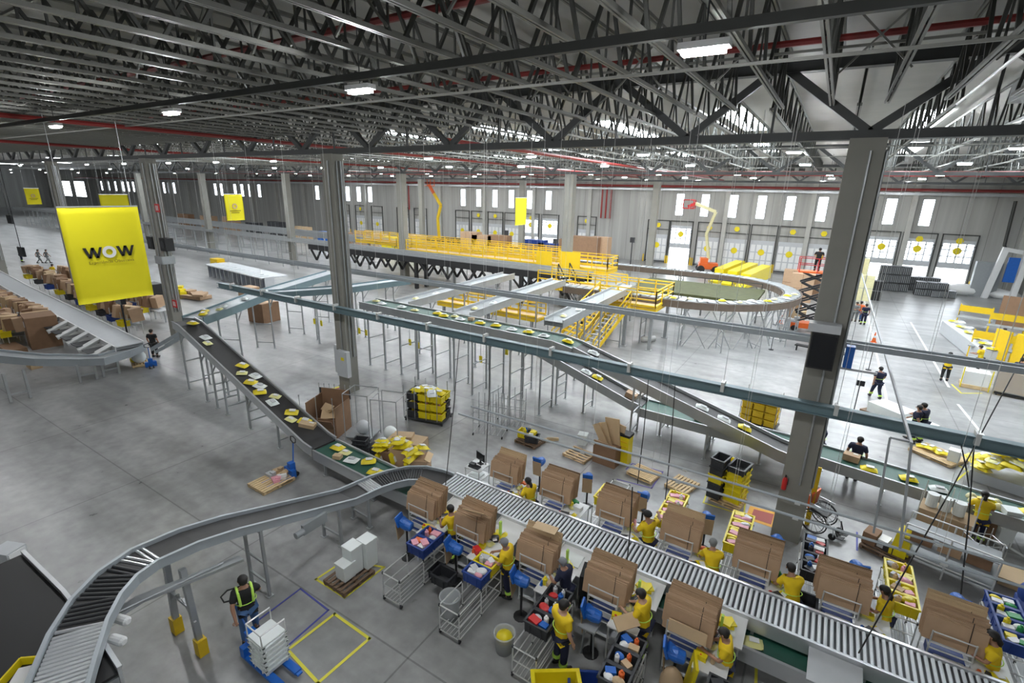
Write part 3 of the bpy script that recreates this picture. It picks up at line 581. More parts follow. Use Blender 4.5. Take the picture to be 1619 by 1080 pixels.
# sorter loop
cx,cy,rr=-8.6,41.2,6.9; loop=[(-16.5,34.3,3.3),(-12,34.3,3.3),(cx,34.3,3.3)]
for k in range(1,24):
    a=-math.pi/2+math.pi*k/24; loop.append((cx+rr*math.cos(a),cy+rr*math.sin(a),3.3))
loop+=[(cx,48.1,3.3),(-14,48.1,3.3),(-30,48.1,3.3)]
t=conveyor('oval brown tray sorter loop raised on steel legs beyond the green conveyors',loop,1.15,M['bbelt'],mat('brown side panel',(.15,.115,.09),.6,0,.25,3),.42,legs=tuple(1+k*2.6 for k in range(19)),guard=.02,name='sorter_loop',legmat=M['steel'])
tr=MB(); Lp=plen(loop)[-1]; k=0
while k*.62<Lp: 
    p,d=pat(loop,k*.62); tr.box((p.x,p.y,p.z+.05),(.5,1.0,.06),math.atan2(d.y,d.x)); k+=1
o=tr.build('carrier_trays',M['grey'],t,world=True); o['kind']='stuff'
br=MB()
for k in range(9):
    p,d=pat(loop,9+k*1.7); q,_=pat(loop,9+k*1.7+1.5); br.bar((p.x,p.y,.1),(q.x,q.y,2.7),.05); br.bar((q.x,q.y,.1),(p.x,p.y,2.7),.05)
br.build('cross_brace',M['steel'],t,world=True)
load(loop,[(6+k*1.05,(-1)**k*.15,('pale yellow','white','yellow')[k%3],k*.7) for k in range(13)],'the brown tray sorter loop','parcels on the sorter loop',.08)
# long black truss carried sorter line to the left
T=[(-16.8,39.4,3.5),(-54,40.2,3.5),(-100,41.5,3.5),(-170,43,3.5)]
t=conveyor('very long raised sorter line running from the yellow mezzanine to the far left',T,1.4,M['bbelt'],M['steel'],.14,legs=tuple(40+k*3.2 for k in range(34)),guard=.2,name='sorter_line')
tr=MB()
for y in (-.75,.75):
    tr.bar((-17,39.4+y,3.05),(-54,40.2+y,3.05),.3,.6); 
    for k in range(14):
        x=-18-k*2.6; yy=39.4+(x+17)*-.0216+y; 
        if k%5==2: tr.bar((x,yy,2.8),(x,yy,0.02),.32); tr.bar((x,yy,1.5),(x-1.2,yy,2.75),.14); tr.bar((x,yy,1.5),(x+1.2,yy,2.75),.14)
        else: tr.bar((x,yy,2.75),(x-.9,yy,1.55),.18); tr.bar((x-.9,yy,1.55),(x-1.8,yy,2.75),.18)
tr.build('black_truss',M['black'],t,world=True)
u=conveyor('second raised sorter line parallel behind the first, beyond the yellow railings',[(-30,48.1,3.3),(-60,48.8,3.4),(-165,51,3.5)],1.3,M['bbelt'],M['steel'],.5,legs=tuple(2+k*4 for k in range(30)),guard=.25,name='sorter_line')
# yellow mezzanine
def railing(t,a,b,z,h=1.15,n=None):
    a=Vector(a);b=Vector(b); L=(b-a).length; n=n or max(1,round(L/1.5)); mb=MB()
    for k in range(n+1):
        p=a+(b-a)*(k/n); mb.bar((p.x,p.y,z),(p.x,p.y,z+h),.07)
    for q in (.08,.45,.8,1.0):
        mb.bar((a.x,a.y,z+h*q),(b.x,b.y,z+h*q),.14 if q<.1 else .07)
    mb.build('railing',M['yel'],t,world=True)
def platform(label,x0,x1,y0,y1,z,legs=(),sides='NSEW',name='mezzanine_platform'):
    t=thing(name,label,'platform',((x0+x1)/2,(y0+y1)/2,0)); MB().box(((x0+x1)/2,(y0+y1)/2,z-.06),(x1-x0,y1-y0,.12)).build('deck',M['card3'],t,world=True)
    f=MB()
    for y in (y0,y1): f.bar((x0,y,z-.16),(x1,y,z-.16),.1,.22)
    for x in (x0,x1): f.bar((x,y0,z-.16),(x,y1,z-.16),.1,.22)
    f.build('edge_beam',M['yel'],t,world=True)
    if 'S' in sides: railing(t,(x0,y0,0),(x1,y0,0),z)
    if 'N' in sides: railing(t,(x0,y1,0),(x1,y1,0),z)
    if 'W' in sides: railing(t,(x0,y0,0),(x0,y1,0),z)
    if 'E' in sides: railing(t,(x1,y0,0),(x1,y1,0),z)
    for x,y in legs:
        MB().bar((x,y,.02),(x,y,z-.1),.2).box((x,y,.02),(.4,.4,.04)).build('leg',M['steel'],t,world=True)
    return t
platform('yellow railed mezzanine platform at the right end, above the bare floor',-12.9,-9.0,32.2,36.4,2.95,[(-12.7,32.4),(-9.2,32.4),(-9.2,36.2),(-11,32.4)],'NSE')
platform('yellow railed walkway platform just left of the stair head',-19.5,-12.9,35.2,37.6,2.95,[(-19.3,35.4),(-15.8,35.4),(-13.2,35.4)],'NS')
platform('long yellow railed walkway behind the black truss sorter line',-41,-16,41.2,43.6,3.6,[(-40,41.4),(-33,41.4),(-26,41.4),(-19,41.4)],'NSEW')
platform('second yellow railed walkway farther back, beside the rear sorter line',-52,-22,45.0,46.6,3.6,[(-50,45.2),(-44,45.2),(-37,45.2),(-30,45.2)],'NSE')
platform('low yellow railed platform under the black truss line',-27,-17.5,31.6,33.0,1.1,[(-26.5,31.8),(-22,31.8),(-18,31.8)],'NS')
t=thing('gate_panel','solid yellow gate panels on the long walkway near the brownish column','panel',(-19.4,40.75,3.6)); MB().box((0,0,.75),(2.0,.06,1.4)).box((-2.6,0,.7),(1.6,.06,1.3)).build('sheet',M['yel'],t)
def stair(label,x,y,rz,z,run,w,mrail,msteps=M['yel']):
    t=thing('staircase',label,'staircase',(x,y,0),rz); n=int(z/.22)
    for s in (-1,1):
        MB().bar((s*w/2,0,.05),(s*w/2,run,z),.06,.24).build('stringer',mrail,t)
        r=MB()
        for k in range(4): f=k/3; r.bar((s*w/2,run*f,z*f),(s*w/2,run*f,z*f+1.0),.06)
        r.bar((s*w/2,0,1.0),(s*w/2,run,z+1.0),.07).bar((s*w/2,0,.55),(s*w/2,run,z+.55),.05); r.build('handrail',mrail,t)
    for k in range(n): MB().box((0,run*(k+.5)/n,z*(k+.6)/n),(w,.26,.04)).build('step',msteps,t)
    return t
stair('yellow staircase rising to the mezzanine beside the green conveyor',-14.6,29.6,-.35,2.95,4.6,1.5,M['yel'])
stair('second yellow staircase to the right of the first one',-12.4,29.2,-.35,2.95,3.4,1.2,M['yel'],M['lgrey'])
stair('black staircase climbing left to the black truss sorter line',-15.2,36.0,1.15,3.5,3.4,1.2,M['black'],M['lgrey'])
# far-left chute sorter
CH=[G(-60,405,1.7),G(30,456,1.7),G(110,496,1.65),G(205,545,1.35)]; CH=[tuple(p) for p in CH]
t=conveyor('pale flat topped chute sorter running between the left packing rows',CH,1.3,M['lgrey'],M['white'],.25,legs=(14,17,20,23,26,29),guard=.03,name='chute_sorter',top='cover')
Lc=plen(CH)[-1]
for k in range(13):
    p,d=pat(CH,Lc-1.2-k*1.75); n=Vector((d.y,-d.x,0)).normalized(); az=math.atan2(d.y,d.x)
    q=p+n*1.15; mb=MB(); mb.box((q.x,q.y,p.z-.28),(1.0,1.2,.04),az,0,0); ch=mb.build('chute_tray',M['dark'],t,world=True)
    a=p+n*.7+d*.62; b=p+n*1.75+d*.62; MB().bar((a.x,a.y,p.z+.02),(b.x,b.y,p.z-.42),.5,.05).bar((a.x,a.y,p.z-.1),(b.x,b.y,p.z-.5),.04,.2).build('divider',M['white'],t,world=True)
# rear left low conveyor and its curve
LC=[G(-60,555,2.0),G(0,560,1.75),G(60,566,1.45),G(130,567,1.15)]; q=G(160,566,1.1); r_=G(195,556,1.1); s_=G(218,546,1.1)
LC=[tuple(p) for p in LC+[q,r_,s_]]
t=conveyor('low grey conveyor at the left edge curving up to the chute sorter',LC,.75,M['grey'],M['rail'],.3,legs=(),guard=.08,name='curved_conveyor')
for fx,fy,tx,ty in ((18,637,3,575),(128,606,122,578),(165,597,160,575)):
    g=G(fx,fy); 
    for dx in (0,.6): pass
    MB().bar((g.x,g.y,.02),(g.x,g.y,1.0 if fx>100 else 1.5),.1).bar((g.x+.05,g.y+.7,.02),(g.x+.05,g.y+.7,1.0 if fx>100 else 1.5),.1).bar((g.x,g.y,.4),(g.x+.05,g.y+.7,.4),.06).build('support_frame',M['steel'],t,world=True)
one('incline_belt','dark narrow incline belt behind the left column, rising to the feeder','conveyor',MB().bar((-31.8,12.6,.9),(-28.6,14.8,3.1),.8,.15).bar((-31.8,12.2,1.05),(-28.5,14.3,3.25),.06,.2).bar((-31.9,13.0,1.05),(-28.7,15.2,3.25),.06,.2),M['rail'])
# ================= people
def skin_mesh(name,nodes,edges,m,sub=1):
    me=bpy.data.meshes.new(name); me.from_pydata([n[0] for n in nodes],edges,[]); o=bpy.data.objects.new('tmp',me); COL.objects.link(o)
    sk=o.modifiers.new('s','SKIN'); sk.use_smooth_shade=True
    o.modifiers.new('u','SUBSURF').levels=sub
    if not me.skin_vertices: 
        me.attributes
    for i,n in enumerate(nodes):
        r=n[1]; me.skin_vertices[0].data[i].radius=(r if isinstance(r,tuple) else (r,r))
    me.skin_vertices[0].data[0].use_root=True
    dg=bpy.context.evaluated_depsgraph_get(); out=bpy.data.meshes.new_from_object(o.evaluated_get(dg)); out.name=name
    bpy.data.objects.remove(o); out.materials.clear(); out.materials.append(m); out.polygons.foreach_set('use_smooth',[True]*len(out.polygons)); return out
POSE={ # elbow, wrist for right(+x) then left(-x); leg knee/ankle ; lean
 'stand':dict(lean=0,arms=(((.25,-.02,1.14),(.26,.06,.90)),((-.25,-.02,1.14),(-.26,.06,.90))),legs=(((.10,.02,.50),(.11,0,.09)),((-.10,.02,.50),(-.11,0,.09)))),
 'work':dict(lean=.10,arms=(((.27,.12,1.15),(.15,.38,1.10)),((-.27,.12,1.15),(-.13,.38,1.12))),legs=(((.11,.03,.50),(.12,0,.09)),((-.11,.02,.50),(-.12,-.06,.09)))),
 'reach':dict(lean=.24,arms=(((.25,.26,1.14),(.20,.50,1.02)),((-.25,.26,1.12),(-.18,.48,.95))),legs=(((.12,.04,.50),(.13,.03,.09)),((-.12,-.02,.50),(-.13,-.10,.09)))),
 'side':dict(lean=.08,arms=(((.40,.10,1.28),(.56,.30,1.28)),((-.26,.14,1.15),(-.14,.38,1.08))),legs=(((.11,.03,.50),(.13,0,.09)),((-.11,.02,.50),(-.12,-.06,.09)))),
 'walk':dict(lean=.05,arms=(((.25,.10,1.16),(.24,.24,.95)),((-.25,-.12,1.16),(-.26,-.12,.92))),legs=(((.10,.02,.50),(.10,-.22,.14)),((-.10,.14,.51),(-.10,.24,.09)))),
 'pull':dict(lean=-.02,arms=(((.26,.06,1.16),(.10,.26,1.02)),((-.25,-.16,1.16),(-.24,-.26,.95))),legs=(((.11,.06,.50),(.12,.14,.09)),((-.11,-.04,.50),(-.13,-.14,.09)))),
 'fold':dict(lean=.02,arms=(((.26,.04,1.16),(.06,.24,1.10)),((-.26,.04,1.16),(-.06,.26,1.14))),legs=(((.10,.01,.50),(.11,0,.09)),((-.10,.03,.50),(-.11,.04,.09)))),
}
PCACHE={}
def body_parts(pose):
    if pose in PCACHE: return PCACHE[pose]
    P=POSE[pose]; ln=P['lean']
    def L(x,y,z): return (x,y+max(0,z-.92)*ln*1.6,z-max(0,z-.92)*abs(ln)*.22)
    up=[(L(0,0,.92),(.145,.105)),(L(0,.0,1.08),(.125,.095)),(L(0,.0,1.26),(.150,.100)),(L(0,-.01,1.39),(.130,.080)),(L(0,.0,1.47),(.055,.055)),(L(0,.02,1.54),(.05,.055)),(L(0,.035,1.61),(.078,.092)),(L(0,.03,1.67),(.066,.08))]
    nodes=list(up);edges=[(i,i+1) for i in range(7)]
    arms=[]
    for (e,w),s in zip(P['arms'],(1,-1)):
        sh=L(s*.175,-.01,1.385); n=len(nodes); hd=Vector(w)-Vector(e); hd.normalize(); h1=Vector(w)+hd*.05; h2=Vector(w)+hd*.10
        nodes+=[(sh,.058),(e,.043),(w,.028),(tuple(h1),(.040,.02)),(tuple(h2),(.040,.018))]; edges+=[(3,n),(n,n+1),(n+1,n+2),(n+2,n+3),(n+3,n+4)]; arms.append((sh,e,w,hd,h2))
    legs=[]
    for (k,a),s in zip(P['legs'],(1,-1)):
        hip=(s*.09,0,.86); toe=(a[0]*1.05,a[1]+.13,.045); n=len(nodes); nodes+=[(hip,.088),(k,.058),((k[0]*.5+a[0]*.5,k[1]*.5+a[1]*.5-.015,(k[2]+a[2])/2),.052),(a,.038),(toe,.036)]; edges+=[(0,n)]+[(n+i,n+i+1) for i in range(4)]; legs.append((hip,k,a,toe))
    body=skin_mesh('body',nodes,edges,M['skin'])
    ex=MB()
    for (sh,e,w,hd,h2) in arms:
        s=1 if sh[0]>0 else -1; side=hd.cross(Vector((0,0,1))); side=side.normalized() if side.length>.1 else Vector((1,0,0)); up_=side.cross(hd)
        for i,(o,l) in enumerate(((-.028,.055),(-.010,.068),(.009,.062),(.027,.048))):
            b=h2-hd*.015+side*o; m1=b+hd*(l*.55)-up_*.006; e1=b+hd*(l*.95)-up_*.028; ex.tube([b,m1,e1],[.010,.009,.007],6)
        b=Vector(w)+hd*.045-side*s*.03; ex.tube([b,b-side*s*.022+hd*.022,b-side*s*.02+hd*.055-up_*.01],[.012,.010,.008],6)
    hy=L(0,.035,1.62); ex.ell((hy[0],hy[1]+.098,hy[2]-.018),(.013,.022,.02),6,5)
    for s in (-1,1): ex.ell((hy[0]+s*.082,hy[1]-.005,hy[2]-.005),(.012,.022,.032),6,5)
    n0=len(body.vertices); bm_v=[tuple(v.co) for v in body.vertices]+ex.v; fs=[tuple(p.vertices) for p in body.polygons]+[tuple(i+n0 for i in f) for f in ex.f]
    b2=bpy.data.meshes.new('body'); b2.from_pydata(bm_v,[],fs); b2.materials.append(M['skin']); b2.polygons.foreach_set('use_smooth',[True]*len(fs))
    face=MB()
    for s in (-1,1): face.ell((hy[0]+s*.032,hy[1]+.088,hy[2]+.004),(.013,.008,.008),6,5)
    fe=face.mesh('eyes',M['eye']); mo=MB().ell((hy[0],hy[1]+.088,hy[2]-.052),(.024,.009,.007),8,5).mesh('mouth',M['lip'])
    # shirt
    sn=[(up[0][0],(.168,.128)),(up[1][0],(.150,.118)),(up[2][0],(.190,.145)),(up[3][0],(.168,.128)),(L(0,-.008,1.445),(.125,.105))]; se=[(0,1),(1,2),(2,3),(3,4)]; sn.append((L(0,0,.84),(.172,.132))); se.append((0,5))
    for (sh,e,w,hd,h2) in arms:
        n=len(sn); mid=Vector(sh)*.25+Vector(e)*.75; sn+=[(sh,.084),(tuple(mid),.068)]; se+=[(3,n),(n,n+1)]
    shirt=skin_mesh('shirt',sn,se,M['yshirt'])
    lsn=list(sn);lse=list(se)
    tn=[((0,0,.95),(.155,.116))];te=[]
    for (hip,k,a,toe) in legs:
        n=len(tn); tn+=[(hip,.105),(k,.078),((a[0],a[1]-.01,.17),.062)]; te+=[(0,n),(n,n+1),(n+1,n+2)]
    trou=skin_mesh('trousers',tn,te,M['navy'])
    sh=MB()
    for (hip,k,a,toe) in legs: sh.ell((a[0]*1.02,a[1]+.055,max(.048,a[2]-.045)),(.052,.145,.05),10,6); sh.tube([(a[0],a[1],a[2]-.02),(a[0],a[1],a[2]+.07)],.054,8)
    shoes=sh.mesh('shoes',M['shoe'])
    hm=MB().ell((hy[0],hy[1]-.022,hy[2]+.03),(.092,.102,.092),12,8); hm.ell((hy[0],hy[1]-.055,hy[2]-.02),(.078,.062,.075),10,6); hair=hm.mesh('hair',M['hair'])
    lh=MB(); lh.v=list(hm.v);lh.f=list(hm.f);lh.mi=list(hm.mi); lh.tube([(hy[0],hy[1]-.07,hy[2]+.02),(hy[0],hy[1]-.14,hy[2]-.08),(hy[0],hy[1]-.15,hy[2]-.24)],[.05,.045,.02],8); lhair=lh.mesh('hair',M['hair'])
    cp=MB().ell((hy[0],hy[1]-.01,hy[2]+.035),(.102,.112,.085),12,8).box((hy[0],hy[1]+.12,hy[2]+.04),(.12,.09,.015)); cap=cp.mesh('cap',M['tee'])
    for me in (hair,lhair,cap,shoes): me.polygons.foreach_set('use_smooth',[True]*len(me.polygons))
    bd=MB()
    for z in (1.10,):
        c=L(0,0,z); pts=[]
        for kk in range(17): a=2*math.pi*kk/16; pts.append((c[0]+.185*math.cos(a),c[1]+.143*math.sin(a),c[2]+.143*math.sin(a)*-ln))
        bd.tube(pts,.009,5,cap=False)
    band=bd.mesh('reflective_band',M['lime'])
    vn=[(up[0][0],(.18,.14)),(up[1][0],(.165,.135)),(up[2][0],(.195,.145)),(up[3][0],(.165,.118))]; vest=skin_mesh('vest',vn,[(0,1),(1,2),(2,3)],M['lime'])
    an=MB()
    for (hip,k,a,toe) in legs: an.tube([(a[0]*.8+k[0]*.2,a[1]*.8+k[1]*.2-.01,.20),(a[0]*.7+k[0]*.3,a[1]*.7+k[1]*.3-.01,.27)],.082,10)
    ank=an.mesh('ankle_band',M['lime'])
    sm=MB()
    for s in (-1,1): sm.tube([L(s*.11,.135,1.12),L(s*.115,.15,1.28),L(s*.12,.10,1.42),L(s*.12,0,1.475),L(s*.12,-.10,1.42),L(s*.115,-.155,1.28),L(s*.11,-.14,1.12)],.024,6)
    strap=sm.mesh('shoulder_straps',M['lime'])
    PCACHE[pose]=dict(body=b2,eyes=fe,mouth=mo,shirt=shirt,trousers=trou,shoes=shoes,hair=hair,long=lhair,cap=cap,band=band,vest=vest,ankle=ank,strap=strap); return PCACHE[pose]
def person(px,py,h,face,pose,label,shirt='yshirt',trousers='navy',hair='hair',hairk='hair',vest=None,band=True,skin='skin',ground=None,z0=0,group=None,sc=None,shoes='shoe'):
    h*=1.05; b=body_parts(pose); s=h/1.75; g=G(px,py,h+z0) if ground is None else Vector(ground)
    ln=POSE[pose]['lean']; hx=.03+.75*ln*1.6*s
    ang=math.radians(face); 
    loc=Vector((g.x+math.sin(ang)*hx,g.y-math.cos(ang)*hx,z0)) if ground is None else Vector((g.x,g.y,z0))
    t=thing('person',label,'person',loc,ang,group); t.scale=(s*1.16,s*1.16,s)
    inst(b['body'],'body',(0,0,0),parent=t,mt=M[skin]); inst(b['eyes'],'eyes',(0,0,0),parent=t); inst(b['mouth'],'mouth',(0,0,0),parent=t)
    so=inst(b['shirt'],'shirt',(0,0,0),parent=t,mt=M[shirt]); to=inst(b['trousers'],'trousers',(0,0,0),parent=t,mt=M[trousers])
    inst(b['shoes'],'shoes',(0,0,0),parent=t,mt=M[shoes])
    inst(b[hairk],'cap' if hairk=='cap' else 'hair',(0,0,0),parent=t,mt=M[hair])
    if band: inst(b['band'],'reflective_band',(0,0,0),parent=so)
    if vest=='straps': inst(b['strap'],'shoulder_straps',(0,0,0),parent=so); vest=None
    if trousers=='navy': inst(b['ankle'],'ankle_band',(0,0,0),parent=to)
    if vest: inst(b['vest'],'vest',(0,0,0),parent=t,mt=M[vest])
    return t
# ================= packing stations
def bins(t,c,l,w,h,m,rz=0):
    pass
def bin_mesh(l,w,h,m,nm='tote_bin'):
    mb=MB(); k=.022
    mb.box((0,0,.012),(l*.92,w*.92,.024))
    for s in (-1,1): mb.box((0,s*(w/2-k),h/2),(l,k,h),0,s*-.05); mb.box((s*(l/2-k),0,h/2),(k,w,h),0,0,s*.05)
    mb.box((0,w/2,h-.02),(l+.04,.045,.045)).box((0,-w/2,h-.02),(l+.04,.045,.045)).box((l/2,0,h-.02),(.045,w+.04,.045)).box((-l/2,0,h-.02),(.045,w+.04,.045))
    for s in (-1,1): mb.box((s*(l/2+.01),0,h*.72),(.02,.16,.05)); 
    for q in (-.25,.25): mb.box((q*l,w/2+.005,h*.4),(.02,.02,h*.7)).box((q*l,-w/2-.005,h*.4),(.02,.02,h*.7))
    return mb.mesh(nm,m)
BIN={c:bin_mesh(.56,.40,.30,M[m]) for c,m in (('blue','nblue'),('yellow','ylm'),('black','dark'))}
def tote(loc,rz,colr,label,group=None,sc=1.0):
    o=inst(BIN[colr],'tote_bin',loc,(0,0,rz)); tag(o,label,'bin',group); o.scale=(sc,sc,sc); return o
ITEMM={'white':M['white'],'pink':M['pink'],'yellow':M['ylm'],'brown':M['card3'],'black':M['dark'],'blue':M['blue'],'orange':M['orange'],'grey':M['lgrey'],'green':M['green'],'red':M['red'],'silver':M['film']}
ITM=MB().box((0,0,.05),(.20,.14,.10)); ITEMB=ITM.mesh('packet',M['white'])
ITS=MB().ell((0,0,.055),(.12,.09,.055),10,6).mesh('soft_packet',M['white']); ITC=MB().lathe((0,0,0),[(.045,0),(.05,.02),(.05,.16),(.022,.19),(.022,.22)],10).mesh('bottle',M['white'])
USED={}
def goods(cx_,cy_,z,wx,wy,n,cols,where,group):
    for i in range(n):
        c=cols[i%len(cols)]; k=rnd.choice(('packet','packet','pouch','bottle')) if z<1.2 else 'packet'
        me={'packet':ITEMB,'pouch':ITS,'bottle':ITC}[k]; key=(c,k,where); USED[key]=USED.get(key,0)+1
        gx=-wx/2+wx*((i%2)+.5)/2+rnd.uniform(-.02,.02); gy=-wy/2+wy*((i//2)+.5)/max(1,(n+1)//2)
        o=inst(me,k,(cx_+gx,cy_+gy,z),(0,0,rnd.uniform(-.6,.6)),mt=ITEMM[c]); s=rnd.uniform(.9,1.3); o.scale=(s,s,s if k!='bottle' else 1)
        nn=USED[key]; tag(o,'%s%s %s %s'%('' if nn==1 else ORD[nn-1]+' ',c,k,where),{'packet':'box','pouch':'bag','bottle':'bottle'}[k],group)
def carton_bundle(n,w,h,seed,m):
    r=random.Random(seed); mb=MB(); y=0
    for k in range(n):
        hh=h*(.90+.13*k/n+r.uniform(-.03,.02)); ww=w*r.uniform(.95,1.02); mb.box((r.uniform(-.02,.02),y,hh/2),(ww,.016,hh),r.uniform(-.01,.01)); y+=.024
    return mb.mesh('sheets',m)
CB=[carton_bundle(7,1.02,.62,1,M['card']),carton_bundle(8,1.04,.70,2,M['card']),carton_bundle(8,1.06,.78,3,mat('mid brown cardboard',(.36,.235,.14),.8,0,.15,4)),carton_bundle(5,1.0,.84,4,M['card3'])]
rk=MB()
for sx in (-.5,.5):
    for sy in (-.34,.30): rk.tube([(sx*.72,sy,.03),(sx*.72,sy,1.42 if sy<0 else 1.75)],.017,6); rk.lathe((sx*.72,sy,0),[(.03,0),(.03,.05)],8)
for z in (.15,.55,.98,1.12):
    for sy in (-.34,.30): rk.tube([(-.37,sy,z),(.37,sy,z)],.016,6)
    for sx in (-.36,.36): rk.tube([(sx,-.34,z),(sx,.30,z)],.016,6)
rk.tube([(-.36,-.34,1.40),(.36,-.34,1.40)],.016,6)
RACKF=rk.mesh('tube_frame',M['tube'])
sh_=MB().box((0,-.02,.16),(.72,.62,.02)).box((0,-.02,.565),(.72,.62,.02)).box((0,-.02,1.13),(.74,.64,.02)); RACKS=sh_.mesh('shelf',M['lgrey'])
RACKB=MB().box((0,-.05,.70),(.60,.5,.24)).mesh('shelf_box',M['nblue']); RACKP=MB().box((0,-.365,.80),(.5,.01,.16)).mesh('notice_plate',M['white'])
def station_rack(x,y,where,boxm=True,n=3,seed=0):
    t=thing('carton_rack','white tube rack with shelves and blue box below flat cartons, '+where,'rack',(x,y,0),0,'carton racks')
    inst(RACKF,'tube_frame',(0,0,0),parent=t); inst(RACKS,'shelf',(0,0,0),parent=t); inst(RACKB,'shelf_box',(0,0,0),parent=t); inst(RACKP,'notice_plate',(0,0,0),parent=t)
    r=random.Random(seed); yy=-.30; nm=['front','second','third','rear']; adj=['short','medium','tall','pale']
    for k in range(n):
        me=CB[min(k,2)] if not (k==n-1 and seed%3==1) else CB[3]
        b=thing('flat_carton_bundle','%s bundle of flat brown cartons on the rack, %s'%(nm[k],where),'cardboard',(x+r.uniform(-.03,.03),y+yy,1.14),r.uniform(-.03,.03),'flat carton bundles')
        o=inst(me,'sheets',(0,0,0),(-.16,0,0),parent=b); st=MB().box((0,-.004,.35),(.012,.005,.7)).mesh('strap',M['tee']) if 'st' not in PM else PM['st']; PM['st']=st
        inst(st,'strap',(.25,-.02,0),(-.16,0,0),parent=b); yy+=.185
tb=MB().box((0,0,.945),(.66,1.3,.03)).mesh('table_top',M['white']); tl=MB().tube([(0,0,0),(0,0,.93)],.02,6).mesh('leg',M['tube']); ts=MB().box((0,0,.45),(.6,1.2,.02)).mesh('lower_shelf',M['lgrey'])
def ptable(x,y,where,rz=0):
    t=thing('packing_table','white topped packing table, '+where,'table',(x,y,0),rz,'packing tables'); inst(tb,'table_top',(0,0,0),parent=t); inst(ts,'lower_shelf',(0,0,0),parent=t)
    for a in (-.3,.3):
        for b in (-.62,.62): inst(tl,'leg',(a,b,0),parent=t)
disp_b=MB().lathe((0,0,0),[(.19,0),(.19,.02),(.03,.05),(.03,1.0)],12).mesh('stand',M['black'])
dh=MB().lathe((0,0,0),[(.10,-.22),(.17,-.2),(.2,0),(.17,.2),(.10,.24)],14,'X').box((-.30,0,.10),(.06,.42,.4),0,0,-.45).box((-.18,0,.05),(.2,.3,.25),0,0,.4); disp_h=dh.mesh('hopper',M['blue'])
dp=MB().box((-.37,0,-.1),(.015,.38,.62),0,0,-.12).box((-.36,0,.14),(.05,.36,.1)); disp_p=dp.mesh('paper_web',M['kraft'])
def dispenser(x,y,rz,where):
    t=thing('paper_dispenser','blue packing paper dispenser on a black stand, '+where,'dispenser',(x,y,0),rz,'blue paper dispensers'); inst(disp_b,'stand',(0,0,0),parent=t); inst(disp_h,'hopper',(0,0,1.10),(0,.15,0),parent=t,scale=(.78,.78,.78)); inst(disp_p,'paper_web',(.08,0,1.02),parent=t,scale=(.85,.85,.9))
cf=MB()
for sx in (-.29,.29):
    for sy in (-.88,0,.88): cf.tube([(sx,sy,.08),(sx,sy,.86)],.017,6)
    for z in (.12,.48,.84): cf.tube([(sx,-.88,z),(sx,.88,z)],.017,6)
for sy in (-.88,.88):
    for z in (.12,.48,.84): cf.tube([(-.29,sy,z),(.29,sy,z)],.017,6)
for k in range(5): cf.tube([(-.2+k*.1,-.88,.12),(-.2+k*.1,.88,.12)],.01,5)
jn=cf; cf.c=1
for sx in (-.29,.29):
    for sy in (-.88,0,.88):
        for z in (.12,.84): jn.lathe((sx,sy,z-.03),[(.024,0),(.024,.06)],8)
CARTF=cf.mesh('tube_frame',[M['tube'],M['dark']]); cw=MB().lathe((0,0,0),[(.045,-.015),(.045,.015)],12,'X').mesh('caster',M['black'])
def cart(x,y,where,rz=0):
    t=thing('tube_cart','long white tube cart with black joints and castors, '+where,'cart',(x,y,0),rz,'tube carts'); inst(CARTF,'tube_frame',(0,0,0),parent=t)
    for sx in (-.29,.29):
        for sy in (-.86,.86): inst(cw,'caster',(sx,sy,.045),parent=t)
pr=MB().box((0,0,0),(.26,.3,.16)).box((0,-.16,.05),(.2,.03,.03)); PRN=pr.mesh('body',M['dark'])
def gadgets(x,y,where,i):
    t=thing('label_printer','dark label printer on the table, '+where,'printer',(x,y,.96),.2*i); inst(PRN,'body',(0,0,.08),parent=t); MB().box((0,-.17,.14),(.12,.1,.004),0,.4).build('paper_strip',M['white'],t)
XF_=[-7.69,-5.87,-3.96,-2.08,-.23,1.62,3.62]; YF=12.35
XN=[-8.74,-6.98,-4.94,-3.06,-1.22]; YN=9.5
fw=['far row, %s station'%ORD[i] for i in range(7)]; nw=['near row, %s station'%ORD[i] for i in range(5)]
PAL=[['yellow','brown','white'],['brown','grey','white'],['pink','white','yellow'],['pink','pink','yellow','white'],['black','red','blue','white'],['brown','pink','grey','yellow'],['white','green','yellow']]
for i,x in enumerate(XF_):
    w=fw[i]; station_rack(x,YF,w,seed=i+1); ptable(x+.66,YF-.38,w); dispenser(x+.38,YF+1.5,math.pi/2+ (.3 if i%2 else 0),w); gadgets(x+.60,YF-.75,w,i)
    goods(x+.66,YF+.0,.965,.4,.45,3,['yellow','white',('orange','green','pink')[i%3]],'on the table, far row, %s station'%ORD[i],'small goods on the far tables')
    if i!=0:
        cx_=x+1.28; cart(cx_,YF+1.35,w); cc=['yellow','yellow','yellow','yellow','black','yellow','blue'][i]
        for k in range(4 if i!=1 else 2):
            yy=YF+.75+k*.43; tote((cx_,yy,.86),0,cc,'%s bin, %s from the worker on the cart, far row, %s station'%(cc,ORD[k],ORD[i]),'bins on the far carts')
            goods(cx_,yy,1.06,.42,.26,4,PAL[i],'in %s bin of the far %s station'%(ORD[k],ORD[i]),'goods in the far cart bins')
    c2=MB().box((0,0,.2),(.42,.35,.4)); 
    one('waste_box','open pale box on the floor under the table, '+w,'box',MB().box((0,-.16,.2),(.42,.02,.4)).box((0,.16,.2),(.42,.02,.4)).box((-.2,0,.2),(.02,.32,.4)).box((.2,0,.2),(.02,.32,.4)).box((0,0,.01),(.4,.32,.02)),M['white'],(x+.6,YF-1.15 if i%2 else YF-1.12,0)) if i in (2,3,4,5) else None
NPAL=[['pink','white','orange'],['white','pink','grey'],['red','blue','grey','white'],['white','brown','blue','orange','grey'],['white','blue','black','white']]
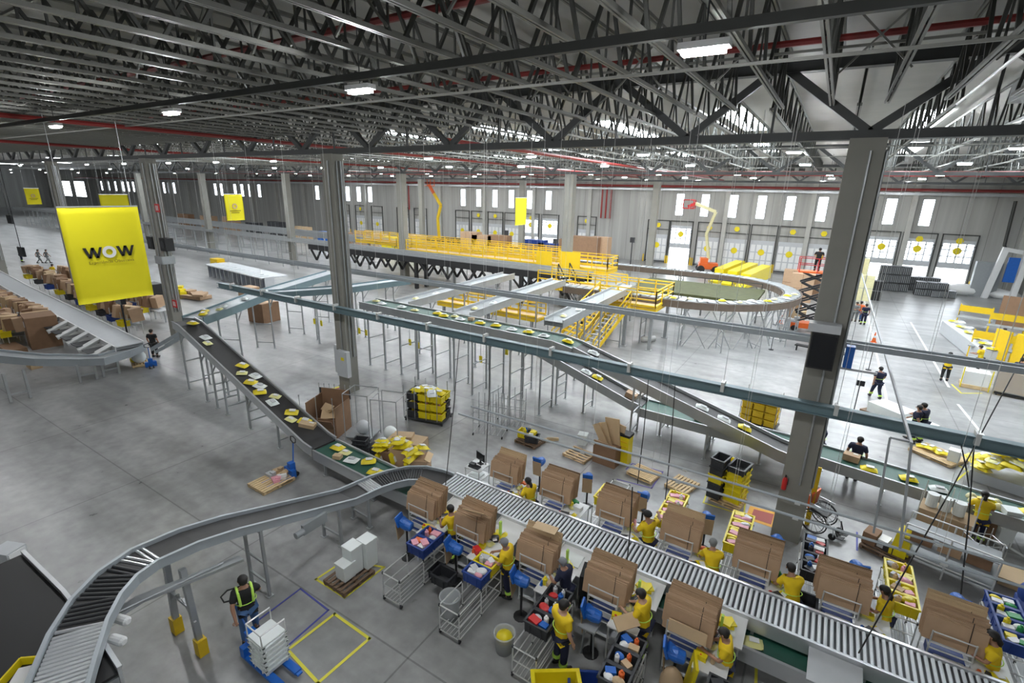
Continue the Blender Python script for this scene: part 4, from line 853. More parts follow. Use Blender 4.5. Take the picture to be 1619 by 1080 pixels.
for i,x in enumerate(XN):
    w=nw[i]; station_rack(x,YN,w,seed=i+11,n=3); ptable(x+.62,YN-.12,w); dispenser(x-.02,YN-.8,.2,w); gadgets(x+.50,YN+.2,w,i+3)
    goods(x+.52,YN-.35,.965,.4,.45,3,['yellow','brown','white'] if i!=1 else ['red','white','yellow'],'on the table, near row, %s station'%ORD[i],'small goods on the near tables')
    cx_=x+.84+(.1 if i else 0); cy_=8.1 if i<3 else 7.75; cart(cx_,cy_,w); cc=['blue','yellow','black','black','black'][i]
    for k in range(2 if i<2 else 3):
        yy=cy_+.65-k*.44; c_=cc if not(i==1 and k==1) else 'blue'; tote((cx_,yy,.86),0,c_,'%s bin, %s from the worker on the cart, near row, %s station'%(c_,ORD[k],ORD[i]),'bins on the near carts')
        goods(cx_,yy,1.06,.42,.26,4,NPAL[i],'in %s bin of the near %s station'%(ORD[k],ORD[i]),'goods in the near cart bins')
    # white chute board beside the belt
    t=thing('chute_board','white square chute board between the station and the rollers, '+w,'board',(x+.66,10.12,0),0,'white chute boards'); MB().box((0,0,1.0),(.88,.80,.04),0,.16).box((-.43,0,1.02),(.02,.80,.1),0,.16).build('panel',M['white'],t)
    if i>1: MB().box((.02,0,1.03),(.46,.4,.05),0,.12).build('tray',M['foam'],t)
    MB().bar((-.36,-.2,0),(-.36,-.2,.96),.04).bar((.36,-.2,0),(.36,-.2,.96),.04).build('leg',M['tube'],t)
    if i>=3:
        one('mailer_stack','stack of yellow mailers on the chute board, '+w,'bag',MB().box((0,0,.03),(.34,.26,.05),.3).box((.03,.02,.07),(.34,.26,.03),.6).box((-.02,.0,.10),(.32,.24,.03),-.2),M['ylm'],(x+.68,10.12,1.05))
t=thing('chute_board','large pale grey chute board beside the rollers, right of all near stations','board',(1.55,10.1,0)); MB().box((0,0,1.0),(.95,.8,.05),0,.12).build('panel',M['lgrey'],t); MB().bar((-.3,-.2,0),(-.3,-.2,.95),.05).bar((.3,-.2,0),(.3,-.2,.95),.05).build('leg',M['steel'],t)
one('flat_carton','loose pale carton sheet lying on the cartons of the second near station','cardboard',MB().box((0,0,0),(.62,.5,.02),.2,-.75),M['card3'],(-6.75,9.25,1.98))
one('flat_carton','loose pale carton sheet leaning on the cartons of the fifth near station','cardboard',MB().box((0,0,0),(.78,.03,.26),.0,-.2),M['card3'],(-1.15,9.06,1.42))
one('flat_carton','loose pale carton sheet on top of the cartons of the third near station','cardboard',MB().box((0,0,0),(.6,.3,.02),.1),M['card3'],(-4.85,9.62,2.07))
for i,x in enumerate(XF_):
    w=ORD[i]; parcel('yellow',(x+.72,YF-.55,.965),.4+i,0,'yellow mailer on the table of the %s far station'%w,'mailers on the packing tables',.9); parcel('pale yellow',(x+.56,YF-.1,.965),1.4+i,0,'pale mailer on the table of the %s far station'%w,None,.9)
    if i in (0,2,3,6): parcel('yellow',(x+.70,YF-.66,1.05),2.2+i,.1,'yellow mailer on top of another at the %s far station'%w,None,.9)
    one('white_tray','white tray at the roller end of the table, far row, %s station'%w,'tray',MB().box((0,0,0),(.5,.36,.05)).box((0,.17,.04),(.5,.02,.06)).box((-.24,0,.04),(.02,.36,.06)),M['foam'],(x+.86,YF-1.2,.93),.1) if i in (4,5,6) else None
    one('tape_dispenser','%s tape dispenser on the table, far row, %s station'%(('orange','red','blue')[i%3],w),'tape dispenser',MB().box((0,0,.03),(.16,.06,.05)).lathe((-.02,0,.08),[(.05,-.02),(.05,.02)],12,'Y'),M[('orange','red','blue')[i%3]],(x+.42,YF-.62,.96),.8*i)
    one('floor_crate','dark crate under the table, far row, %s station'%w,'crate',MB().box((0,0,.16),(.4,.5,.32)),M['dark'],(x+.62,YF-.75,0)) if False else None
for i,x in enumerate(XN):
    w=ORD[i]; parcel('yellow',(x+.6,YN+.42,.965),.4+i,0,'yellow mailer at the back of the table, %s near station'%w,None,.95); parcel('pale yellow',(x+.5,YN-.02,.965),1.9+i,0,'pale mailer in the middle of the table, %s near station'%w,None,.9)
    if i in (0,1,3): parcel('yellow',(x+.45,YN+.30,1.04),2.6+i,.1,'second yellow mailer at the back of the table, %s near station'%w,None,.95)
    one('tape_dispenser','%s tape dispenser on the table, near row, %s station'%(('red','orange','blue')[i%3],w),'tape dispenser',MB().box((0,0,.03),(.16,.06,.05)).lathe((-.02,0,.08),[(.05,-.02),(.05,.02)],12,'Y'),M[('red','orange','blue')[i%3]],(x+.38,YN-.5,.96),.8*i)
one('dark_jacket','dark jacket and bags hung behind the worker of the third near station','jacket',MB().box((0,0,.75),(.14,.55,.6),.2).box((.05,.1,.45),(.2,.4,.5),.4).bar((0,-.2,0),(0,-.2,.6),.04).bar((0,.2,0),(0,.2,.6),.04),M['tee'],(-3.85,9.95,0))
one('brown_bag','folded kraft carton held over the cart at the fourth near station','box',MB().box((0,0,0),(.55,.3,.03),.9,.5),M['card3'],(-2.35,8.75,1.28))
# workers
person(712,797,1.68,75,'work','person in a yellow shirt with dark hair packing at the first near station')
person(797,850,1.66,100,'work','person in a yellow shirt and grey hair net at the second near station',hair='net')
person(890,881,1.6,80,'work','person in a navy shirt and grey hair net at the third near station','navy',hair='net',band=False)
person(893,948,1.78,-30,'stand','tall person in a yellow shirt standing between the near carts, looking right',skin='skin2')
person(1014,930,1.74,85,'work','person in a yellow shirt with short dark hair at the fourth near station',skin='skin2')
person(1146,992,1.66,95,'work','person in a yellow shirt with lime bands at the fifth near station, lower centre')
person(835,754,1.64,75,'work','person in a yellow shirt bending at the first far station',hairk='long')
person(1025,807,1.74,60,'side','person in a yellow shirt and black cap reaching left at the third far station',hairk='cap',hair='tee')
person(1129,850,1.62,20,'reach','person in a yellow shirt leaning over the yellow bins at the fourth far station',hair='greyc')
person(1253,889,1.68,30,'reach','person in a yellow shirt leaning over the black bins at the fifth far station')
person(1401,925,1.66,70,'work','person in a yellow shirt with a dark bun at the sixth far station',hairk='long')
person(1572,996,1.70,80,'work','person in a yellow shirt at the seventh far station, bottom right',hairk='long')
person(382,909,1.72,70,'pull','person in black tee, lime vest and jeans pulling the blue pallet truck','tee','jean',vest='straps',band=True)
person(1303,668,1.66,100,'stand','person in navy overalls behind the green belt just right of the nearest column','navy')
person(1362,690,1.72,-15,'stand','person in navy overalls with lime band standing beyond the green belt','navy')
person(1394,579,1.70,20,'walk','person in navy overalls walking alone across the open floor','navy')
person(1463,636,1.72,60,'work','person in navy overalls pushing a handle beside the wrapped white pallets','navy')
person(1455,640,1.66,60,'pull','person in navy partly hidden at the left of the one pushing the handle','navy')
person(1504,556,1.68,0,'work','person in a yellow shirt and black shorts seen from behind at the right stations','yshirt','tee')
person(1590,518,1.66,-160,'work','person in a yellow shirt facing the camera among orange frames at right','yshirt','tee')
person(1552,545,1.62,60,'work','person in a yellow shirt bending by the yellow stations at right','yshirt','tee')
person(1606,470,1.72,70,'walk','person in an orange vest walking alone at the far right','orange','jean',vest='orange',band=False)
person(1343,470,1.76,150,'stand','person in a lime vest in the group of four behind the nearest column','tee','navy',vest='lime')
person(1356,477,1.66,170,'fold','person in grey in the middle of the group of four','greyc','greyc',band=False)
person(1363,476,1.72,0,'stand','person in an orange vest in the group of four','orange','jean',vest='orange')
person(1371,480,1.72,20,'stand','person in navy at the right end of the group of four','navy')
person(1560,775,1.64,0,'reach','person in a yellow shirt bending at the far green belt, right edge',hairk='long')
person(1618,565,1.7,0,'stand','person in navy at the extreme right edge beside the film wrapped cart','navy')
person(238,520,1.70,30,'stand','person in black standing on the blue pallet truck by the left column','tee','tee',band=False)
person(82,417,1.68,10,'walk','person in a yellow shirt walking at the far left behind the packing rows')
person(59,394,1.70,0,'walk','person in grey walking at the far left, left one of a pair','greyc','greyc',band=False)
person(72,394,1.70,0,'walk','person in grey walking at the far left, right one of a pair','greyc','greyc',band=False)
person(4,410,1.72,0,'stand','person in black at the left edge of the hall','tee','tee',band=False)
person(30,392,1.72,0,'stand','person in dark clothes standing near the left columns beside a hanging screen','tee','navy',band=False)
person(922,458,1.70,0,'work','person in grey standing at the sorter between the two yellow stairs','greyc','tee',band=False,z0=.0)
person(937,460,1.66,20,'work','person in a lime vest beside the sorter between the yellow stairs','tee','tee',vest='lime')
person(803,375,1.7,0,'stand','person in orange standing far behind the cartons by the docks','orange','navy',band=False)
# ================= pallets, trucks, cages and stacks
pb=MB().box((0,0,0),(1.2,.095,.022)).mesh('deck_board',M['wood']); ps=MB().box((0,0,0),(.09,1.0,.09)).mesh('stringer',M['wood'])
def pallet(loc,rz,label,m='wood',n=7,group=None,sc=1.0):
    t=thing('pallet',label,'pallet',loc,rz,group); t.scale=(sc,sc,1)
    for k in range(n): inst(pb,'deck_board',(0,-.45+k*.9/(n-1),.134),parent=t,mt=M[m])
    for x in (-.55,0,.55): inst(ps,'stringer',(x,0,.078),parent=t,mt=M[m])
    for y in (-.42,0,.42): inst(pb,'base_board',(0,y,.022),parent=t,mt=M[m])
    return t
def truck(loc,rz,label,tilt=.5,m='blue',fork=1.15):
    t=thing('pallet_truck',label,'pallet truck',loc,rz)
    for s in (-1,1):
        f=MB().box((s*.2,-fork/2-.15,.11),(.16,fork,.06)).box((s*.2,-fork-.15,.09),(.12,.14,.04)); f.build('fork',M[m],t)
        MB().lathe((s*.2,-fork-.05,.05),[(.045,-.04),(.045,.04)],10,'X').build('fork_roller',M['black'],t)
    MB().box((0,-.08,.22),(.56,.16,.28)).box((0,-.02,.42),(.22,.2,.3)).build('pump_housing',M[m],t)
    MB().lathe((-.09,.1,.09),[(.09,-.03),(.09,.03)],14,'X').lathe((.09,.1,.09),[(.09,-.03),(.09,.03)],14,'X').build('steering_wheels',M['black'],t)
    a=(0,.06,.5); b=(0,.06+.8*math.sin(tilt),.5+.8*math.cos(tilt)); h=MB().tube([a,b],.022,8).build('handle_shaft',M[m],t)
    d=Vector((0,math.sin(tilt),math.cos(tilt))); B=Vector(b)
    MB().tube([B,B+Vector((-.16,0,0))+d*.06,B+Vector((-.17,0,0))+d*.2,B+Vector((0,0,0))+d*.25,B+Vector((.17,0,0))+d*.2,B+Vector((.16,0,0))+d*.06,B],.02,6).build('grip_loop',M['black'],t)
    return t
def foambox(loc,rz,h,label,group=None):
    t=thing('foam_box',label,'box',loc,rz,group); MB().box((0,0,h/2),(.36,.36,h),0,0,0,1.04).build('body',M['foam'],t); MB().box((0,0,h+.02),(.40,.40,.05)).build('lid',M['foam'],t); return t
def tape(pts,w,label,m,closed=True):
    mb=MB(); n=len(pts)
    for i in range(n if closed else n-1): a=Vector(pts[i]);b=Vector(pts[(i+1)%n]); d=(b-a).normalized()*w/2; mb.bar((a-d).to_tuple()[:2]+(.004,),(b+d).to_tuple()[:2]+(.004,),w,.006)
    return one('floor_marking',label,'floor marking',mb,m)
tape([G(529,971),G(584,1010),G(503,1080),G(455,1028)],.07,'empty rectangle of yellow floor tape below the blue one',M['ytape'])
tape([G(475,931),G(519,965),G(452,1024),G(403,985)],.045,'rectangle of blue purple floor tape beside the pallet truck',M['bluetape'])
tape([G(500,916),G(545,886),G(607,897),G(545,945)],.06,'rectangle of yellow tape around the pallet of white foam boxes',M['ytape'])
c=G(553,916); az=math.atan2((G(607,897)-G(545,945)).y,(G(607,897)-G(545,945)).x)
pallet((c.x,c.y,0),az,'dark worn pallet carrying three white foam boxes inside a yellow taped rectangle','dwood',6,sc=.86)
foambox((G(548,918).x,G(548,918).y,.146),az,.42,'short white foam box at the front of the dark pallet')
foambox((G(560,908).x,G(560,908).y,.146),az,.78,'tall white foam box in the middle of the dark pallet'); foambox((G(583,898).x,G(583,898).y,.146),az,.80,'tallest white foam box at the back right of the dark pallet')
# pallet truck with white crates, bottom left
dv=G(385,1000,.3)-G(450,1066,.1); dv.z=0; dv.normalize(); rz_=math.atan2(dv.y,dv.x)-math.pi/2; tc=G(398,1012,.3); tc.z=0
truck(tc,rz_,'blue hand pallet truck pulled by the person in the lime vest',.75,'blue',1.25)
cc_=tc-dv*.72
for k in range(6):
    o=inst(BIN['black'],'flat_crate',(cc_.x,cc_.y,.15+k*.125),(0,0,rz_+.04*(k%2)+math.pi/2),mt=M['foam']); o.scale=(1.0,1.3,.42); tag(o,'white slotted crate, %s from the bottom of the stack on the blue truck'%ORD[k],'crate','white crates on the pallet truck')
one('lid_sheet','white sheet lying on top of the crate stack on the blue truck','board',MB().box((0,0,0),(.54,.54,.03),rz_),M['foam'],(cc_.x,cc_.y,.93))
fr=MB().tube([(-.27,-.27,0),(-.27,-.27,.3),(.27,-.27,.3),(.27,-.27,0)],.018,6).tube([(-.27,.27,0),(-.27,.27,.3),(.27,.27,.3),(.27,.27,0)],.018,6).tube([(-.27,-.27,.3),(-.27,.27,.3)],.018,6)
one('cage_frame','white tube frame resting on the crate stack of the blue truck','frame',fr,M['tube'],(cc_.x,cc_.y,.95),rz_)
# pallet and blue truck left of centre
a=G(397,766);b=G(455,745); c=G(430,765); az=math.atan2((G(465,765)-G(430,783)).y,(G(465,765)-G(430,783)).x)
pallet((c.x,c.y,0),az,'fresh yellow wood pallet with a few scraps beside the small blue truck','wood',8)
g=G(462,752); truck((g.x+.05,g.y,0),az-math.pi/2-.1,'small blue hand pallet truck with upright black handle at the wood pallet',.1,'blue',.9)
for i,(px,py,m,w) in enumerate(((428,752,'lgrey','grey film packet'),(445,756,'white','white paper bundle'),(440,745,'card3','brown carton scrap'),(452,748,'card3','torn carton piece'),(436,760,'pink','pale pink packet'))):
    g=G(px,py,.15); one('loose_packet','%s lying on the fresh wood pallet'%w,'packet',MB().box((0,0,.05),(.34,.22,.1),i*.7).box((.08,.05,.13),(.18,.14,.06),i),M[m],g)
# column feet, cabinets, floor marks
def pad(pts,lab_,edge,inner):
    C=sum((Vector(p) for p in pts),Vector())/4; t=thing('floor_marking',lab_,'floor marking',(C.x,C.y,0)); q=[(Vector(p)-C) for p in pts]
    MB().prism([(p.x,p.y) for p in q],.0005,.006).build('border',edge,t); MB().prism([(p.x*.68,p.y*.68) for p in q],.006,.009).build('centre',inner,t)
pad([G(521,615),G(545,608),G(563,617),G(533,628)],'red and yellow painted floor mark at the foot of the column left of centre',M['ytape'],M['rpad'])
pad([G(1178,820),G(1186,800),G(1232,812),G(1226,836)],'red and orange painted floor mark beside the nearest right column',mat('orange floor paint',(.75,.36,.03),.6),M['rpad'])
X,Y=-20,16.25
for lab_,dx,dy,z,sz in (('tall grey electrical cabinet on the left face of the column left of centre',-.50,-.05,1.7,(.22,.5,1.5)),('wide pale electrical cabinet on the front of the column left of centre',.28,-.48,1.65,(.75,.24,1.35))):
    t=thing('electrical_cabinet',lab_,'cabinet',(X+dx,Y+dy,z-sz[2]/2)); MB().box((0,0,sz[2]/2),sz).build('body',M['lgrey'],t); MB().box((0,-sz[1]/2-.01,sz[2]/2),(sz[0]*.9,.02,sz[2]*.93)).build('door',M['lgrey'],t)
    if sz[0]>.5: MB().box((.1,-sz[1]/2-.03,sz[2]*.72),(.22,.01,.16)).build('warning_label',M['ylm'],t)
one('fire_call_point','red fire call box on the front left of the column left of centre','call box',MB().box((0,0,0),(.14,.1,.38)).box((0,-.06,.26),(.12,.02,.1)),M['red'],(X-.22,Y-.37,1.6))
# extinguisher
def ext(x,y,z,lab_):
    t=thing('fire_extinguisher',lab_,'fire extinguisher',(x,y,z)); t.scale=(.8,.8,.8); MB().lathe((0,0,0),[(.08,0),(.085,.03),(.085,.42),(.05,.5),(.03,.53)],14).build('cylinder',M['red'],t,smooth=True); MB().box((0,0,.56),(.05,.14,.05)).build('valve',M['black'],t); MB().tube([(0,.05,.55),(.1,.06,.5),(.1,.04,.2)],.012,6).build('hose',M['black'],t)
g=GY(1240,772,15.72); ext(g.x-.02,15.65,max(.02,g.z),'red fire extinguisher on the left face of the nearest right column')
# black screens on columns
t=thing('wall_screen','large black screen box mounted on the nearest right column','screen',(.30,15.40,5.75)); MB().box((0,0,.5),(.62,.4,1.0)).build('casing',M['black'],t); MB().box((0,-.21,.5),(.55,.02,.9)).build('screen_face',M['screen'],t); MB().box((-.05,.0,1.12),(.75,.42,.22)).build('mount_bracket',M['lgrey'],t)
t=thing('wifi_mount','small arm bracket with blue box on the right side of the nearest right column','bracket',(.95,15.9,5.75)); MB().box((0,0,.3),(.2,.25,.6)).build('box',M['blue'],t); MB().bar((-.2,0,-.05),(.7,0,-.05),.06).build('arm',M['lgrey'],t)
for i,dx in enumerate((-.84,.84)):
    t=thing('loudspeaker','black square loudspeaker on the %s side of the column right of the WOW banner'%('left','right')[i],'loudspeaker',(-36.8+dx,15.8,6.0)); MB().box((0,0,.4),(.75,.5,.8)).build('casing',M['black'],t); MB().lathe((0,-.26,.4),[(.25,-.01),(.25,.01)],16,'Y').build('grille',M['dark'],t)
one('collar_clamp','steel clamp collar around the column right of the WOW banner','clamp',MB().box((0,-.36,0),(.95,.06,.5)).box((0,.36,0),(.95,.06,.5)).box((-.46,0,0),(.06,.7,.5)).box((.46,0,0),(.06,.7,.5)),M['steel'],(-36.8,15.9,5.35))
def sgn(x,y,z,lab_):
    t=thing('fire_sign',lab_,'sign',(x,y,z)); MB().box((0,0,0),(.55,.03,.5)).build('plate',M['red'],t); MB().box((-.09,-.025,0),(.08,.02,.3)).box((.09,-.025,0),(.08,.02,.3)).build('symbol',M['white'],t)
g=GY(244,329,15.4); sgn(g.x,15.56,g.z,'red fire sign high on the column right of the WOW banner')
g=GY(272,481,15.4); sgn(g.x,15.56,g.z,'red sign low on the column right of the WOW banner')
g=GY(1323,364,66.2); sgn(g.x-.1,66.2,g.z,'red and white sign on the far column left of the nearest column')
# octabin carton in frame, left of centre
g=G(512,686); g.y+=.25; t=thing('bulk_carton','large open brown bulk carton full of flat cardboard beside the descending belt','box',(g.x,g.y+.1,0),.35); t.scale=(1.2,1.15,1.15)
mb=MB(); 
for a,(sx,sy,hh) in enumerate(((0,-.52,.75),(0,.52,1.5),(-.55,0,1.3),(.55,0,1.2))):
    if sx==0: mb.box((0,sy,hh/2),(1.1,.03,hh))
    else: mb.box((sx,0,hh/2),(.03,1.04,hh))
mb.box((0,-.62,.55),(1.05,.03,.5),0,.5); mb.build('body',M['card2'],t); MB().box((0,0,.05),(1.08,1.02,.06)).build('base',M['card2'],t); MB().box((.1,-.1,.75),(.6,.5,.02),.4,.3).box((-.1,.1,.9),(.5,.3,.02),-.4,.7).box((.15,.15,.85),(.5,.3,.02),.9,-.5).build('cardboard_scraps',M['card3'],t)
t=thing('post_ring','ring of thin black tipped posts around the large open bulk carton','frame',(g.x,g.y,0),.35)
for k in range(7):
    for s in ((-1,1) if k in (0,3,6) else (1,)):
        x_=-.75+k*.25; MB().tube([(x_,s*.72,0),(x_,s*.72,1.9)],.014,6).lathe((x_,s*.72,1.86),[(.025,0),(.025,.08)],6).build('post',M['steel'],t)
MB().box((0,.74,1.5),(1.5,.04,.42)).build('back_panel',M['dark'],t)
# crate cart with black and yellow bins
g=G(678,662); t=thing('crate_trolley','dark wheeled trolley loaded with rows of black and yellow bins in mid floor','trolley',(g.x,g.y,0),.25); MB().box((0,0,.16),(1.9,1.1,.08)).build('base',M['dark'],t)
for x_ in (-.9,.9):
    for y_ in (-.5,.5): MB().lathe((x_,y_,.06),[(.06,-.02),(.06,.02)],10,'X').build('wheel',M['black'],t)
for x_ in (-.95,-.4,.15,.7): 
    for y_ in (-.56,.56): MB().tube([(x_,y_,.2),(x_,y_,1.75)],.016,6).build('post',M['steel'],t)
for k in range(18):
    lv=k//6; q=k%6; ix=q%3; iy=q//3; dx=-.6+ix*.6; dy=-.25+iy*.5; colr='yellow' if (ix>=1 and iy==0) or (lv==2 and ix>0) else 'black'
    r=Matrix.Rotation(.25,3,'Z')@Vector((dx,dy,0)); tote((g.x+r.x,g.y+r.y,.2+lv*.42),.25,colr,'%s bin on the dark trolley, %s layer, %s of the %s row'%(colr,('bottom','middle','top')[lv],('left','centre','right')[ix],('front','back')[iy]),'bins on the crate trolley',1.02)
    goods(g.x+r.x,g.y+r.y,.2+lv*.42+.12,.35,.25,2,['yellow','white','pink'] if lv==2 else ['yellow','pink'],'in the %s %s %s trolley bin'%(('bottom','middle','top')[lv],('left','centre','right')[ix],('front','back')[iy]),'goods in the trolley bins')
for k in range(7): parcel(('yellow','white')[k%3==2],(g.x-.4+.17*k,g.y-.25+.12*((k*2)%5),1.36+.05*(k%2)),k*1.1,.1*(k%3),'%s mailer lying on top of the dark bin trolley, %s from the left'%(('yellow','white')[k%3==2],ORD[k]),'mailers on the bin trolley',1.45)
# empty wire trolleys
def wire(loc,rz,lab_,h=1.7,l=1.3,w=.8,n=6,m='steel'):
    t=thing('roll_cage',lab_,'trolley',loc,rz); 
    for k in range(n):
        for s in (-1,1): MB().tube([(-l/2+l*k/(n-1),s*w/2,.12),(-l/2+l*k/(n-1),s*w/2,h)],.013,6).build('post',M[m],t)
    rr=MB()
    for z in (.14,.6,1.1): 
        for s in (-1,1): rr.tube([(-l/2,s*w/2,z),(l/2,s*w/2,z)],.012,5)
        for x_ in (-l/2,l/2): rr.tube([(x_,-w/2,z),(x_,w/2,z)],.012,5)
    for k in range(7): rr.tube([(-l/2+l*k/6,-w/2,.14),(-l/2+l*k/6,w/2,.14)],.01,5)
    rr.build('wire_rails',M[m],t); 
    for x_ in (-l/2,l/2):
        for s in (-1,1): MB().lathe((x_,s*w/2,.06),[(.06,-.02),(.06,.02)],10,'X').build('wheel',M['black'],t)
    return t
g=G(775,685); wire((g.x,g.y,0),.3,'empty wire trolley with many upright posts, left one of the pair'); g=G(805,672); wire((g.x,g.y,0),.3,'empty wire trolley with many upright posts, right one of the pair')
for i,(px,py) in enumerate(((575,690),(618,700))):
    g=G(px,py); t=thing('post_trolley','tall open four post trolley of thin grey tube, %s of two'%('left','right')[i],'trolley',(g.x,g.y,0),.35)
    for x_ in (-.55,.55):
        for y_ in (-.5,.5): MB().tube([(x_,y_,0),(x_,y_,2.1)],.02,6).build('post',M['steel'],t)
    MB().tube([(-.55,-.5,2.1),(.55,-.5,2.1),(.55,.5,2.1),(-.55,.5,2.1),(-.55,-.5,2.1)],.02,6).build('top_rail',M['steel'],t); MB().box((0,0,.15),(1.1,1.0,.04)).build('base',M['grey'],t)
    one('plastic_bag','clear %s of white scraps standing in the %s post trolley'%('bag' if i else 'sack',('left','right')[i]),'bag',MB().ell((0,0,.28),(.3,.28,.3),12,8),M['foam' if i else 'lgrey'],(g.x,g.y,.17),smooth=True)
g=G(572,716); 
for k in range(3): tote((g.x,g.y,.02+k*.16),.4,'black','dark bin, %s of the small stack near the bend'%ORD[k],'dark bins near the bend')
tape([G(540,713),G(565,728),G(590,715)],.06,'short yellow tape corner beside the green belt bend',M['ytape'],False)
tape([G(690,742),G(760,768),G(805,786)],.05,'yellow tape line along the start of the roller conveyor',M['ytape'],False)
# bulk cartons with yellow bags behind the bend
for i,(px,py,w,h,m,b) in enumerate(((612,738,.55,.75,'card2',1),(635,742,.62,.95,'card',1),(662,748,.8,.7,'card',1),(600,722,.6,.5,'dark',0))):
    g=G(px,py); t=thing('carton',['left brown carton stuffed with yellow bags behind the bend','tall brown carton with a yellow bag behind the bend','wide brown carton overflowing with yellow bags behind the bend','low dark box beside the yellow bag cartons'][i],'box',(g.x,g.y,0),.3+i*.1); MB().box((0,0,h/2),(w,w*.9,h)).build('body',M[m],t); MB().box((w*.5,0,h),(w*.3,w*.8,.02),0,0,.5).box((-w*.5,0,h),(w*.3,w*.8,.02),0,0,-.5).build('flap',M['card3' if i<3 else 'dark'],t)
    if b:
        for k in range(8): parcel('yellow',(g.x+rnd.uniform(-.35,.35)*w,g.y+rnd.uniform(-.4,.3)*w,h+.02+.07*(k//2)),rnd.uniform(0,6),rnd.uniform(-.5,.5),'yellow mailer heaped on the %s carton behind the bend'%('left brown','tall brown','wide brown')[i],'yellow mailers on the %s carton'%('left','tall','wide')[i],1.25)
        parcel('yellow',(g.x-.2*w,g.y-.56*w,h*.62),.2,1.3,'yellow mailer hanging over the front of the %s carton behind the bend'%('left brown','tall brown','wide brown')[i],None,1.2)
g=G(650,715); one('wrapped_bundle','pale pallet bundle of film wrapped cartons behind the yellow bags','pallet load',MB().box((0,0,.3),(1.5,.8,.5)).box((-.2,.1,.6),(.8,.5,.12),.2),M['kraft'],(g.x-.2,g.y,0),.3)
g=G(655,725)
# pallets in the aisle
g=G(838,700); pallet((g.x,g.y,0),-.1,'pallet with a mixed heap of yellow goods and dark bins in the aisle','dwood',7,sc=.85); tote((g.x+.15,g.y-.1,.15),.3,'black','dark bin on the mixed pallet in the aisle'); tote((g.x-.3,g.y+.1,.15),.1,'yellow','yellow bin on the mixed pallet in the aisle')
goods(g.x,g.y,.47,.6,.5,7,['yellow','white','blue','yellow','black'],'on the mixed aisle pallet','goods on the mixed aisle pallet')
g=G(868,697); one('timber_offcut','short wood offcut beside the mixed aisle pallet','timber',MB().box((0,0,.05),(.5,.12,.1),.8).box((.1,.15,.05),(.5,.12,.1),.6),M['wood'],g)
g=G(915,722); pallet((g.x,g.y,0),-.15,'pale pallet in the aisle below a white foam box','card3',5,sc=.85); g=G(913,709); foambox((g.x,g.y+.5,0),.2,.42,'white foam box behind the pale aisle pallet')
# standing boards and yellow bin
g=G(960,730); t=thing('bulk_carton','dark brown carton holding tall pale board offcuts behind the far packing row','box',(g.x,g.y,0),-.1); MB().box((0,0,.4),(.95,.7,.8)).build('body',M['card2'],t); MB().box((0,-.3,.88),(.95,.03,.16),0,.4).build('flap',M['card'],t)
for i,(dx,a,hh,w) in enumerate(((-.28,-.55,1.1,.3),(-.12,-.35,1.15,.32),(.1,-.12,1.35,.6),(.25,.15,1.15,.5))):
    one('board_offcut','pale board standing in the dark carton, %s from the left'%ORD[i],'board',MB().box((0,0,hh/2),(w,.04,hh),0,0,a),M['card3'],(g.x+dx,g.y-.1+i*.1,.5),-.1)
g=G(986,732); t=thing('tall_bin','tall yellow rack panel with black top beside the standing boards','rack',(g.x,g.y,0),-.1); MB().box((0,0,.62),(.42,.4,1.2)).build('body',M['ylm'],t); MB().box((0,0,1.26),(.46,.44,.1)).build('lid',M['black'],t); MB().box((0,-.21,.8),(.3,.02,.05)).box((0,-.21,1.0),(.3,.02,.05)).build('handle',M['yel'],t)
g=G(1018,752); pallet((g.x,g.y,0),-.2,'light wood pallet lying on purple tape behind the far packing row','wood',8,sc=.85); tape([G(990,742),G(1000,733),G(1048,746),G(1030,772),G(976,758)],.05,'purple floor tape around the light wood pallet',M['purple'],False)
g=G(1078,770); pallet((g.x,g.y,0),1.3,'orange tinted wood pallet right of the purple taped one','wood',7,sc=.85)
# black / yellow crate stacks
for i in range(5):
    c_=('black','black','yellow','black','black')[i]; g=G(1135,790); o=inst(BIN[c_],'tote_bin',(g.x-.1,g.y,.15+i*.3),(0,0,1.35)); o.scale=(1.1,1.1,1); tag(o,'%s bin, %s from the floor in the left stack behind the far row'%(c_,ORD[i]),'bin','bins in the crate stacks behind the far row')
g=G(1150,793); t=pallet((g.x,g.y,0),-.2,'pallet under the black and yellow bin stacks behind the far row','wood',6,sc=.85)
for i in range(6):
    c_='yellow' if i!=5 else 'black'; g=G(1160,795); o=inst(BIN[c_],'tote_bin',(g.x,g.y+(.05 if i<5 else 0),.15+i*.22),(0,0,1.35)); o.scale=(1.3,1.35,.8); tag(o,'%s bin, %s from the floor in the right stack behind the far row'%(c_,ORD[i]),'bin','bins in the crate stacks behind the far row')
g=G(1160,770); o=inst(BIN['yellow'],'tote_bin',(g.x,g.y,.62),(0,0,-.2)); o.scale=(1.3,1.1,1.3); tag(o,'bright yellow bin at the back of the crate stacks behind the far row','bin'); o2=inst(BIN['black'],'tote_bin',(g.x,g.y,.12),(0,0,-.2)); o2.scale=(1.3,1.1,1.6); tag(o2,'black bin under the bright yellow bin at the back of the crate stacks','bin')
tape([G(1112,795),G(1125,760),G(1180,775),G(1176,815)],.05,'yellow tape outline around the black and yellow bin stacks',M['ytape'])
